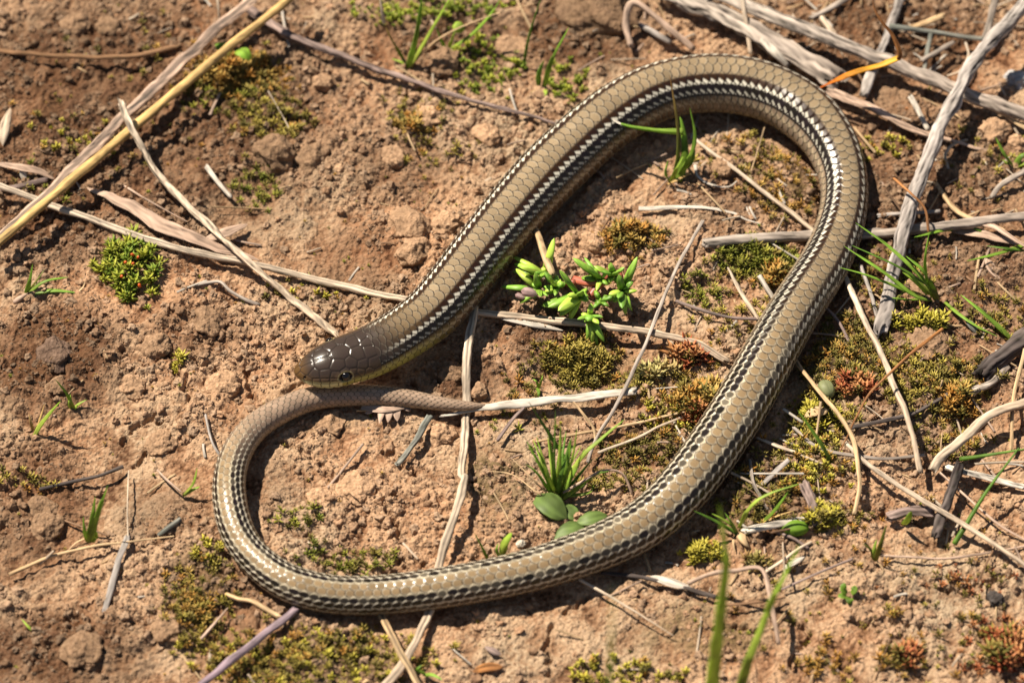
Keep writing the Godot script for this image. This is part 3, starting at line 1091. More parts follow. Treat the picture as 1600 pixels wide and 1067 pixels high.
func straws() -> void:
	var g := "dry straws and stalks lying on the soil"
	var s := "dry_straw"
	stick(s, "thick golden yellow straw slanting across the upper left, the brightest of the straws", "straw", g, [[-14, 389, 3], [100, 291, 4], [205, 203, 4], [330, 97, 5], [465, -12, 6]], 15, "gold", {"ridge": 0.05, "sides": 16, "wander": 0.08})
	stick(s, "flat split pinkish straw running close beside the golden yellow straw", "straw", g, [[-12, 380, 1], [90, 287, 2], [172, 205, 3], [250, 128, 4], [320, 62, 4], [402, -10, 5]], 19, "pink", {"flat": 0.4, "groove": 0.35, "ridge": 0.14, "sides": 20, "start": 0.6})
	stick(s, "broken pale stalk with a frayed top leaning over the golden straw", "straw", g, [[190, 163, 8], [214, 215, 6.5], [250, 275, 3], [320, 345, 1.5], [380, 402, 2.5], [450, 461, 1], [526, 524, 0.5]], 11, "pale", {"ridge": 0.16, "fray": 1.6, "flat": 0.7})
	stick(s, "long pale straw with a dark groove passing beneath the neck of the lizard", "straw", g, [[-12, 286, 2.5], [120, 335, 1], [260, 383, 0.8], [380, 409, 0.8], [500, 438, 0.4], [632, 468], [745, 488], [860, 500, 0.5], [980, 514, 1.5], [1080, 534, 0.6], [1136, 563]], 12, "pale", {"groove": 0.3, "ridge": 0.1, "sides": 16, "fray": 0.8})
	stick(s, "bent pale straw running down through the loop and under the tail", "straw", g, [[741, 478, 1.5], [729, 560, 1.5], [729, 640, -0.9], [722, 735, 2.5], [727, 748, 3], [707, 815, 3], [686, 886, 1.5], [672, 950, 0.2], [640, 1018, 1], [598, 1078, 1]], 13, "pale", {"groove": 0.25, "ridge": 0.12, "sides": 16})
	stick(s, "thin pale strand lying along the top of the bent straw below the neck", "straw", g, [[745, 486, 1], [738, 530, 1], [733, 585, 0.8]], 6, "white", {"ends": "thin"})
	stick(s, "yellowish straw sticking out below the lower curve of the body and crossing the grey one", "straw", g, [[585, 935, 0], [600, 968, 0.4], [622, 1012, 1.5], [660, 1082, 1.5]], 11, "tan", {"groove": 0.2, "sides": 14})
	stick(s, "short thin tan straw in the bottom edge beside the crossing stalks", "straw", g, [[552, 1076], [580, 1060], [612, 1048]], 6, "tan")
	stick(s, "flattened whitish stick whose narrow end meets the tip of the tail", "straw", g, [[690, 650], [765, 636, 0.3], [880, 623, 1], [992, 610, 1.4]], 15, "white", {"flat": 0.5, "start": 0.25, "ridge": 0.13, "sides": 16})
	stick(s, "short orange tan stem leaning over the green succulent from under the body", "straw", g, [[828, 335, 1], [838, 362, 3], [850, 396, 4.5], [864, 430, 5]], 11, "tan", {"ridge": 0.07})
	stick(s, "short white split straw just below the long straw near the succulent", "straw", g, [[782, 499], [830, 506, 0.3], [880, 517, 0.2]], 9, "white", {"ends": "both", "flat": 0.6})
	stick(s, "thin tan stem running right from below the tail tip towards the body", "straw", g, [[838, 690], [900, 678, 0.5], [980, 664, 0.7], [1070, 643, 1], [1110, 634]], 5, "tan")
	stick(s, "thin pale stem under the tan stem right of the grass tuft", "straw", g, [[935, 707, 0.2], [1000, 682, 0.8], [1030, 666, 1], [1075, 648, 0.6]], 5, "pale")
	stick(s, "curved thin dead stem arching right of the middle grass tuft", "straw", g, [[880, 769, 1], [910, 752, 3], [943, 735, 4], [972, 740, 3], [988, 772, 0.5]], 4, "pink")
	stick(s, "pale thin straw leaving the underside of the body near the bottom", "straw", g, [[905, 905], [960, 936, 0.6], [1010, 966, 0.8], [1052, 992, 0.2]], 6, "pale", {"ends": "thin"})
	stick(s, "straight pale straw inside the top arc of the body, pointing down right", "straw", g, [[1085, 218, 1], [1151, 267, 1.5], [1212, 314, 1.5], [1278, 366, 0.5]], 7, "pale")
	stick(s, "whitish papery shred inside the loop under the upper grass tuft", "straw", g, [[998, 326], [1085, 324, 0.3], [1140, 331, 0.8], [1165, 343, 0.8], [1197, 353, 0.2]], 9, "white", {"flat": 0.35, "ends": "thin"})
	stick(s, "pale yellow straight straw slanting down from the body on the right", "straw", g, [[1318, 428, 1], [1347, 492, 4], [1377, 552, 5], [1397, 603, 5], [1418, 654, 4], [1438, 738, 1.5]], 9, "pale", {"ridge": 0.06})
	stick(s, "thin brown bowed stem crossing over the pale yellow straw", "straw", g, [[1472, 514, 6], [1431, 546, 8], [1391, 583, 8], [1360, 613, 7], [1340, 647, 5], [1326, 678, 2.5], [1312, 706, 0.5]], 6, "rust", {"ends": "thin"})
	stick(s, "tan straw bending downwards beside the pale green seed", "straw", g, [[1240, 560, 0.5], [1279, 610, 3.5], [1310, 647, 4], [1331, 682, 3.5], [1340, 720, 2.5], [1342, 765, 1.5], [1335, 803, 0.2]], 7, "tan")
	stick(s, "long thin pale straw running to the right edge below the middle", "straw", g, [[1322, 692, 1], [1352, 721, 2], [1404, 758, 2], [1473, 800, 2], [1542, 841, 2], [1614, 890, 1]], 8, "pale", {"ridge": 0.06})
	stick(s, "fine pale thread of straw left of the long thin straw", "straw", g, [[1190, 686, 0.3], [1225, 700, 0.5], [1265, 716, 0.8], [1310, 736, 0.3]], 4, "pale")
	stick(s, "thin grey stem lying level across the two thin straws", "straw", g, [[1240, 668, 0.2], [1280, 700, 0.6], [1356, 715, 1.2], [1404, 715, 1], [1444, 711, 0.3]], 6, "grey")
	stick(s, "vertical pale straw standing before the grey bark at the top", "straw", g, [[1158, -12, 6], [1165, 30, 4], [1173, 84, 1.5]], 7, "pale")
	stick(s, "thin tan vertical straw near the right edge above the bent stick", "straw", g, [[1580, 704, 0.5], [1583, 627, 2], [1602, 545, 3]], 6, "tan")
	stick(s, "tan bent straw near the upper end of the level stick on the right", "straw", g, [[1462, 287], [1492, 327, 1.2], [1530, 346, 1.8], [1570, 361, 1]], 8, "tan", {"flat": 0.6})
	stick(s, "curled thin pale stem at the right of the grey straight stick", "straw", g, [[1482, 265], [1477, 243, 0.6], [1489, 226, 1], [1511, 219, 0.3]], 5, "pale")
	stick(s, "thin hair like pale stem hanging beside the grey straight stick near the top", "straw", g, [[1509, 67, 2], [1513, 88, 2], [1500, 111, 1.5], [1480, 119, 0.5]], 4, "pale")
	stick(s, "tan stem lying at the right edge under the long grey bark", "straw", g, [[1549, 169], [1575, 184, 0.7], [1606, 202, 0.5]], 7, "tan")
	stick(s, "short pale straw poking out left of the right hand body between moss", "straw", g, [[1187, 431, 2], [1198, 450, 1.2], [1209, 469, 0.2]], 7, "white")
	stick(s, "pale straw lying against the left side of the right hand body", "straw", g, [[1137, 419, 0.2], [1161, 461, 0.6], [1184, 499, 0.3]], 7, "pale", {"start": 0.4})
	stick(s, "fine straw crossing the moss at the right of the lower body", "straw", g, [[1183, 684], [1219, 699, 0.6], [1252, 709, 0.2]], 5, "pale")
	stick(s, "short pale straw above the single green blade near the lower body", "straw", g, [[1224, 639, 1], [1240, 650, 0.7], [1254, 660, 0.2]], 5, "white")
	stick(s, "pinkish arched dead stem between the two tall blurred blades", "straw", g, [[1075, 911, 0.5], [1112, 896, 3], [1150, 891, 5], [1190, 889, 6], [1204, 934, 5], [1216, 1005, 3]], 7, "pink")
	stick(s, "fine straw lying behind the second tall blurred blade", "straw", g, [[1196, 894], [1222, 876, 0.4], [1246, 858, 0.5], [1268, 847]], 5, "pale")
	stick(s, "thin pinkish stem crossing under the dark green rush on the right", "straw", g, [[1469, 738, 1], [1517, 782, 1], [1562, 820, 1], [1604, 845, 0.5]], 4, "pink")
	stick(s, "pale split straw lying under the right end of the bent stick", "straw", g, [[1478, 730, 0.3], [1510, 738, 0.8], [1542, 746, 0.8], [1608, 763, 0.3]], 11, "white", {"flat": 0.5, "ridge": 0.14})
	stick(s, "white stub of straw beside the charcoal grey stick", "straw", g, [[1162, 830], [1190, 824, 0.5], [1220, 818, 0.5], [1268, 810]], 12, "white", {"ridge": 0.14})
	stick(s, "silvery flat straw at the right of the lower body above the bright green pod", "straw", g, [[1189, 759], [1208, 740, 1.2], [1232, 718, 2]], 8, "silver", {"flat": 0.4})
	stick(s, "slender straw with a joint lying in the lower left", "straw", g, [[14, 897], [75, 871, 0.6], [148, 853, 1], [205, 846, 0.8], [272, 837, 0.2]], 7, "tan", {"ends": "thin"})
	stick(s, "small splinter of straw leaning on the jointed straw", "straw", g, [[62, 880, 0.2], [76, 868, 1], [84, 861, 1.6]], 5, "pale")
	stick(s, "pale grey straw pointing down from the jointed straw", "straw", g, [[199, 838, 0.6], [190, 862, 1], [178, 900, 0.8], [164, 955, 0.2]], 10, "silver", {"flat": 0.5})
	stick(s, "hair thin pale stem rising from the jointed straw", "straw", g, [[200, 842, 0.6], [199, 790, 1], [201, 735, 0.5]], 2.5, "pale")
	stick(s, "crooked tan straw left of the purple stem", "straw", g, [[353, 928], [372, 935, 0.5], [400, 941, 0.8], [438, 964, 0.5]], 8, "tan", {"ridge": 0.16})
	stick(s, "short straight straw below the crooked tan straw", "straw", g, [[314, 998], [335, 974, 0.5], [356, 949, 0.3]], 7, "pink", {"ends": "thin"})
	stick(s, "thin dry blade touching the small yellow green sprout left of the loop", "straw", g, [[246, 734], [263, 751, 0.8], [283, 768, 0.5]], 4, "pink")
	stick(s, "bluish white thin straw left of the curve of the body", "straw", g, [[321, 648], [330, 688, 0.5], [346, 716, 0.2]], 4, "silver")
	stick(s, "little bent grey straw in the open soil above the head", "straw", g, [[305, 446], [325, 442, 0.4], [345, 441, 0.6], [360, 455, 0.6], [382, 468, 0.4], [405, 476]], 6, "grey")
	stick(s, "short white straw below the broken pale stalk", "straw", g, [[322, 261], [340, 284, 0.6], [361, 309, 0.3]], 8, "white")
	stick(s, "hair thin stalk left of the broken stalk above the dry leaf", "straw", g, [[188, 287], [240, 318, 0.5], [292, 346, 0.2]], 4, "pink", {"ends": "thin"})
	stick(s, "fine dark stem crossing in front of the lower end of the grey straight stick", "straw", g, [[1396, 279, 5], [1424, 303, 6], [1445, 327, 5], [1451, 362, 3]], 4, "rust")
	stick(s, "slim stalk standing at the top left between the two long straws", "straw", g, [[339, -14, 6], [341, 10, 5], [343, 34, 3]], 4, "pale")
	stick(s, "thin brown stem slanting through the middle of the loop towards the grass tuft", "straw", g, [[1098, 345, 0.4], [1052, 430, 1.5], [1005, 545, 2.5], [962, 636, 2], [932, 684, 1], [918, 722, 0.3]], 6, "grey")
	stick(s, "thin brown stem across the mossy soil left of the right hand body", "straw", g, [[1056, 470], [1111, 489, 0.5], [1151, 497, 0.6], [1190, 499, 0.2]], 6, "dusk")
	stick(s, "small pale sliver of straw among the crumbs inside the lower loop", "straw", g, [[628, 846], [640, 859, 0.4], [653, 873]], 4, "pale")
	stick(s, "hair fine stem lying in the soil at the lower right", "straw", g, [[1222, 920], [1266, 900, 0.4], [1308, 882, 0.4], [1332, 873]], 4, "dusk")
	stick(s, "fine stem running level at the right below the yellow shoots", "straw", g, [[1378, 868], [1430, 870, 0.3], [1490, 871, 0.3], [1604, 853]], 4, "pink")
	stick(s, "thin brown stem lying left of the arched dead stem", "straw", g, [[1130, 945], [1175, 941, 0.4], [1226, 932]], 5, "brown")
	stick(s, "slender bent stem below the tip of the tail", "straw", g, [[896, 628, 3], [912, 648, 2.5], [927, 668, 1.5], [931, 694, 0.3]], 4, "tan")


func twigs() -> void:
	var g := "weathered twigs and sticks on the ground"
	var s := "twig"
	stick(s, "grey purple twig running from the top left to the upper body", "twig", g, [[380, 8, 1], [450, 54, 1.5], [540, 90, 1.5], [640, 125, 1.2], [750, 161, 1], [868, 192, 0.5]], 15, "dusk", {"ridge": 0.2, "sides": 18, "ends": "thin"}, "bark")
	stick(s, "slim brown twig curving at the left top edge", "twig", g, [[-12, 80], [40, 84, 1], [100, 88, 1.5], [200, 89, 1.5], [280, 73, 0.4]], 8, "brown", {}, "bark")
	stick(s, "short grey twig at the left edge beneath the two long straws", "twig", g, [[-10, 299], [30, 291, 0.5], [74, 281, 0.3]], 9, "dusk", {}, "bark")
	stick(s, "thin charcoal twig in the left near the yellow moss", "twig", g, [[62, 764], [115, 752, 0.5], [155, 743, 0.6], [192, 729, 0.3]], 6, "dark", {}, "bark")
	stick(s, "grey green chip of stick left of the lower curve", "twig", g, [[249, 836], [265, 823, 0.4], [281, 811, 0.2]], 8, "slate", {}, "bark")
	stick(s, "smooth purple stem leaving the lower left curve for the bottom edge", "stem", g, [[300, 1080, 1.5], [352, 1038, 1.5], [400, 1001, 1.2], [463, 951, 0.4]], 13, "mauve", {"ridge": 0.05, "sides": 16})
	stick(s, "grey green lichen covered stick below the tail", "twig", g, [[672, 650, 0.3], [655, 681, 0.5], [636, 707, 0.3], [620, 726]], 10, "slate", {"ridge": 0.24}, "bark")
	stick(s, "small dark forked twig right of the bent straw below the tail", "twig", g, [[818, 637, 0.6], [800, 657, 0.6], [778, 688, 0.2]], 6, "dusk", {}, "bark")
	stick(s, "thick shredded grey bark stick at the top behind the arc of the body", "stick", g, [[1040, -14, 1.5], [1110, 16, 2], [1171, 44, 2], [1229, 78, 1.6], [1306, 122, 0.6]], 34, "grey", {"ridge": 0.26, "flat": 0.5, "sides": 28, "fray": 0.9}, "bark")
	stick(s, "long light grey bark stick slanting across the upper right to the edge", "stick", g, [[1110, -12, 3.5], [1212, 27, 4], [1296, 61, 3.5], [1380, 94, 2.5], [1482, 136, 2], [1612, 183, 1]], 22, "grey", {"ridge": 0.16, "sides": 22}, "bark")
	stick(s, "flat pinkish stick lying under the red and yellow leaf", "stick", g, [[1292, 142, 0.5], [1364, 170, 1], [1414, 198, 1], [1462, 214, 0.7], [1545, 236, 0.2]], 18, "pink", {"flat": 0.45, "ridge": 0.18, "ends": "thin", "sides": 18}, "bark")
	stick(s, "straight pale grey stick reaching from the right top corner down past the body", "stick", g, [[1612, -8, 7], [1560, 50, 6.5], [1526, 92, 6], [1495, 146, 5], [1465, 209, 4.5], [1438, 280, 3.5], [1411, 362, 2.2], [1394, 430, 1.2], [1376, 516, 0.4]], 21, "silver", {"ridge": 0.17, "sides": 24, "fray": 1.2}, "bark")
	stick(s, "level tan grey stick passing beneath the right side of the body", "stick", g, [[1100, 379, 0.5], [1200, 371, 0.4], [1280, 367], [1360, 366, 0.2], [1450, 356, 1], [1612, 336, 1.5]], 17, "grey", {"ridge": 0.1, "sides": 18}, "bark")
	stick(s, "dark slate twig near the top right behind the long grey bark", "twig", g, [[1390, 42, 2], [1460, 51, 2.5], [1536, 62, 2]], 9, "slate", {}, "bark")
	stick(s, "short teal grey twig hanging from the slate twig", "twig", g, [[1455, 48, 2.5], [1449, 80, 2], [1444, 112, 1]], 7, "slate", {}, "bark")
	stick(s, "grey twig standing at the top right edge before the straight stick", "twig", g, [[1538, 64, 1], [1548, 30, 3], [1558, -12, 5]], 11, "grey", {}, "bark")
	stick(s, "pale hooked stem at the top above the arc of the body", "stem", g, [[986, 73, 0.3], [979, 38, 2.5], [983, 12, 4.5], [996, 6, 5], [1040, 40, 3], [1084, 77, 0.8]], 11, "pink", {"sides": 14})
	stick(s, "short grey twig under the pale hooked stem", "twig", g, [[999, 40, 1], [1022, 52, 1], [1048, 67, 0.4]], 9, "silver", {}, "bark")
	stick(s, "whitish stub of twig leaning on the arc of the body at the top", "twig", g, [[1190, 62, 3], [1212, 83, 2.5], [1231, 104, 1]], 12, "white", {}, "bark")
	stick(s, "tan splinter beside the whitish stub behind the arc of the body", "twig", g, [[1228, 73, 1.5], [1258, 96, 1.5], [1288, 119, 0.6]], 9, "tan", {}, "bark")
	stick(s, "grey stick passing beneath the long light bark towards the top", "stick", g, [[1349, 150, 0.3], [1362, 118, 0.4], [1376, 80, 0.6], [1410, -12, 1]], 15, "silver", {"ridge": 0.14}, "bark")
	stick(s, "short pale twig hanging below the flat pinkish stick", "twig", g, [[1423, 152, 1.5], [1435, 175, 1], [1450, 204, 0.2]], 9, "white", {}, "bark")
	stick(s, "small grey twig above the slanting bark at the top right", "twig", g, [[1440, 95, 2], [1465, 81, 2], [1490, 66, 1.5]], 7, "grey", {}, "bark")
	stick(s, "tan chip of wood near the slate twig", "twig", g, [[1422, 45, 1], [1448, 36, 1.5], [1474, 26, 1]], 11, "tan", {"flat": 0.6}, "bark")
	stick(s, "short tan twig above the long bark left of the grey crossing stick", "twig", g, [[1285, 28, 0.8], [1295, 43, 0.8], [1304, 58, 0.3]], 10, "pale", {}, "bark")
	stick(s, "dull grey twig at the top edge above the bark", "twig", g, [[1267, 28, 0.5], [1296, 15, 0.8], [1335, -10, 1]], 9, "grey", {}, "bark")
	stick(s, "thin grey stick at the right edge above the level stick", "twig", g, [[1549, 309], [1566, 288, 0.8], [1606, 265, 1.2]], 9, "grey", {}, "bark")
	stick(s, "pale twig lying just above the level stick on the right", "twig", g, [[1372, 338, 0.2], [1420, 333, 0.7], [1468, 330, 0.4]], 7, "silver", {}, "bark")
	stick(s, "thick bent tan grey stick entering from the right edge", "stick", g, [[1458, 733, 0.3], [1476, 709, 1], [1509, 681, 2], [1546, 651, 2.5], [1614, 622, 3]], 15, "pale", {"ridge": 0.12, "sides": 18}, "bark")
	stick(s, "purple black burnt stick standing over the bare soil at the right", "stick", g, [[1500, 726, 1.5], [1483, 776, 1], [1469, 813, 0.5], [1461, 838, 0.2]], 16, "dark", {"ridge": 0.18, "sides": 16}, "bark")
	stick(s, "rounded piece of brown bark left of the burnt stick", "bark", g, [[1388, 808, 0.2], [1425, 799, 0.6], [1458, 798, 0.2]], 17, "dusk", {"ridge": 0.3, "sides": 18, "flat": 0.5}, "bark")
	stick(s, "brown upright bark sliver above the bright green pod", "bark", g, [[1256, 755, 1], [1269, 788, 0.8], [1277, 819, 0.2]], 15, "dusk", {"ridge": 0.25, "flat": 0.5, "sides": 16}, "bark")
	stick(s, "crooked thin twig right of the lower body above the grass", "twig", g, [[1171, 718, 0.5], [1178, 755, 1], [1199, 795, 0.2]], 5, "grey", {}, "bark")
	stick(s, "black burnt twig slanting through the moss on the right", "twig", g, [[1331, 668], [1381, 657, 0.7], [1424, 647, 1], [1458, 630, 1], [1494, 609, 0.4]], 7, "dark", {"ridge": 0.2}, "bark")
	stick(s, "thick burnt branch end at the right edge", "stick", g, [[1533, 586, 0.3], [1566, 557, 0.8], [1610, 520, 1.2]], 26, "dark", {"ridge": 0.28, "sides": 22}, "bark")
	stick(s, "grey splintered stick under the thick burnt branch", "stick", g, [[1505, 622], [1525, 609, 0.4], [1549, 599, 0.7], [1575, 572, 0.6]], 11, "grey", {"ridge": 0.2}, "bark")
	stick(s, "pale flattened twig right of the body among the grass tips", "twig", g, [[1345, 416, 1.5], [1360, 458, 1.5], [1371, 497, 0.4]], 6, "silver", {}, "bark")
	stick(s, "dark thin twig under the lower body pointing right", "twig", g, [[940, 894], [985, 899, 0.4], [1030, 907, 0.4], [1118, 932]], 7, "dark", {}, "bark")
	stick(s, "short dusky twig beside the bright green pod", "twig", g, [[1212, 830], [1240, 841, 0.3], [1262, 856]], 6, "dusk", {}, "bark")
	stick(s, "bare twig lying straight in the dim moss left of the grass tips", "twig", g, [[1290, 480, 0.2], [1312, 505, 0.4], [1330, 540]], 5, "dusk", {}, "bark")


func flake(called: String, label: String, line: Array, px: float, hue: String, look := {}) -> void:
	var l := {"flat": 0.14, "ends": "both", "ridge": 0.12, "sides": 18, "wander": 0.2}
	l.merge(look, true)
	stick(called, label, "leaf", "dry leaves and scraps", line, px, hue, l, "dry_leaf")


func litter() -> void:
	flake("dry_leaf", "long papery pinkish leaf lying under the long pale straw on the left", [[138, 292, 0.3], [200, 322, 1.2], [262, 356, 1.2], [330, 385, 1], [405, 408, 0.2]], 30, "pink", {"turn": 0.3})
	flake("dry_leaf", "short pointed papery leaf beside the broken pale stalk", [[318, 376, 0.5], [350, 364, 1], [387, 350, 0.4]], 17, "pink", {})
	flake("dry_leaf", "curled pink scrap of leaf near the left edge", [[33, 258, 1.5], [36, 270, 1], [40, 286, 0.2]], 9, "white", {})
	flake("dry_leaf", "curved dry leaf at the left edge above the short grey twig", [[-8, 256, 0.5], [35, 262, 1.5], [62, 268, 1.2], [86, 280, 0.3]], 14, "pink", {})
	flake("seed_husk", "pale pointed seed husk standing at the left edge", [[4, 228, 0.5], [9, 200, 1.5], [16, 168, 2]], 14, "pale", {"flat": 0.5})
	flake("dry_leaf", "white scrap lying over the dark twig below the body", [[1016, 900, 0.5], [1045, 908, 0.8], [1082, 919, 0.3]], 13, "white", {})
	flake("dry_leaf", "pink brown flat leaf under the level stick at the right", [[1476, 359, 0.5], [1533, 367, 1], [1590, 381, 0.4]], 17, "pink", {})
	flake("dry_leaf", "rosy narrow leaf crossing the right edge above the pink brown leaf", [[1540, 347, 2], [1570, 364, 2], [1612, 391, 1]], 13, "pink", {"ends": "thin"})
	flake("dry_leaf", "white papery flake near the second tall blurred blade", [[1223, 889], [1240, 879, 0.4], [1258, 870]], 10, "white", {})
	flake("dry_leaf", "red brown flake lying at the bottom edge", [[738, 1050], [760, 1043, 0.4], [786, 1041]], 16, "rust", {})
	flake("wood_chip", "grey scrap of wood in the bare soil below the lower curve", [[757, 1009], [770, 1017, 0.2], [783, 1024]], 11, "dusk", {"flat": 0.4})
	flake("dry_leaf", "crumpled straw coloured leaf among the moss below the green seed", [[1256, 650, 0.5], [1274, 642, 1], [1296, 640, 0.4]], 18, "tan", {})
	flake("wood_chip", "pale chip of wood above the burnt branch end", [[1540, 404, 0.4], [1550, 418, 0.6], [1563, 436, 0.2]], 13, "pink", {"flat": 0.3})
	flake("wood_chip", "dark pointed chip in the moss below the grass at the right", [[1508, 498, 1], [1518, 510, 0.8], [1528, 522, 0.2]], 13, "slate", {"flat": 0.4})
	# the torn leaf under the tail: a thin web with pointed tips
	var o := base("torn_leaf", at(604, 640))
	tag(o, "torn brown leaf with pointed tips sticking out from under the tail", "leaf", "dry leaves and scraps")
	for e in [[[566, 634, 0.5], [604, 640, 1.0], [644, 634, 0.5]], [[588, 630, 0.4], [578, 642, 0.5], [570, 646, 0.3]], [[600, 628, 0.5], [596, 645, 0.8], [593, 662, 0.4]], [[610, 630, 0.5], [608, 648, 0.7], [606, 660, 0.2]], [[618, 630, 0.4], [620, 645, 0.7], [621, 658, 0.3]], [[628, 630, 0.3], [638, 638, 0.5], [642, 642, 0.2]]]:
		blade(o, e, 17, "pink", {"flat": 0.12, "sides": 12}, "leaf_lobe")
	# the red and yellow leaf with its withered tip
	var r := base("colored_leaf", at(1283, 136))
	tag(r, "narrow leaf, red at its foot and yellow at its fold, with a withered brown tip", "leaf", "")
	blade(r, [[1281, 137, 4], [1310, 124, 7], [1340, 112, 9], [1375, 102, 11], [1407, 90, 12]], 13, "fire", {"ends": "", "flat": 0.3, "start": 0.3, "fray": 0.1}, "folded_blade")
	blade(r, [[1404, 93, 12], [1406, 84, 13], [1395, 56, 15], [1376, 32, 17], [1366, 14, 18], [1362, -10, 19]], 8, "rust", {"flat": 0.4}, "withered_tip")


func pod(called: String, label: String, x: float, y: float, size: Vector3, turn: float, hue: String) -> void:
	var p := at(x, y, size.y * 0.8)
	var o := base(called, p)
	tag(o, label, "seed")
	o.rotation.y = turn
	var rows := 20
	var cols := 36
	var v := PackedVector3Array()
	v.resize(rows * cols)
	var c := PackedColorArray()
	c.resize(rows * cols)
	for i in rows:
		var lat := PI * i / (rows - 1)
		for j in cols:
			var lon := TAU * j / cols
			var seam := exp(-pow(sin(lon) / 0.16, 2.0)) if cos(lon) > -2.0 else 0.0
			var rib := 1.0 + 0.03 * cos(lon * 8.0) - 0.10 * seam * sin(lat)
			v[i * cols + j] = Vector3(cos(lat), sin(lat) * cos(lon) * rib, sin(lat) * sin(lon) * rib) * size * MM
			var k: Color = HUE[hue][0].lerp(HUE[hue][1], 0.5 + 0.5 * n_fibre.get_noise_2d(lon * 3.0, lat * 4.0))
			var t := (1.0 - 0.35 * seam) * (1.0 + 0.25 * cos(lon * 8.0) * 0.4)
			c[i * cols + j] = Color(k.r * t, k.g * t, k.b * t)
	put("husk", grid_mesh(v, c, rows, cols, true, true), mat.green, o)
	var stub: Array = [Vector3(size.x * 0.95, 0, 0), Vector3(size.x * 1.12, 0.1, 0), Vector3(size.x * 1.25, 0.25, 0)]
	var st := put("stalk_end", sweep(stub, size.y * 0.35, "tan", {"sides": 8}), mat.straw, o)
	st.position = stub[0] * MM

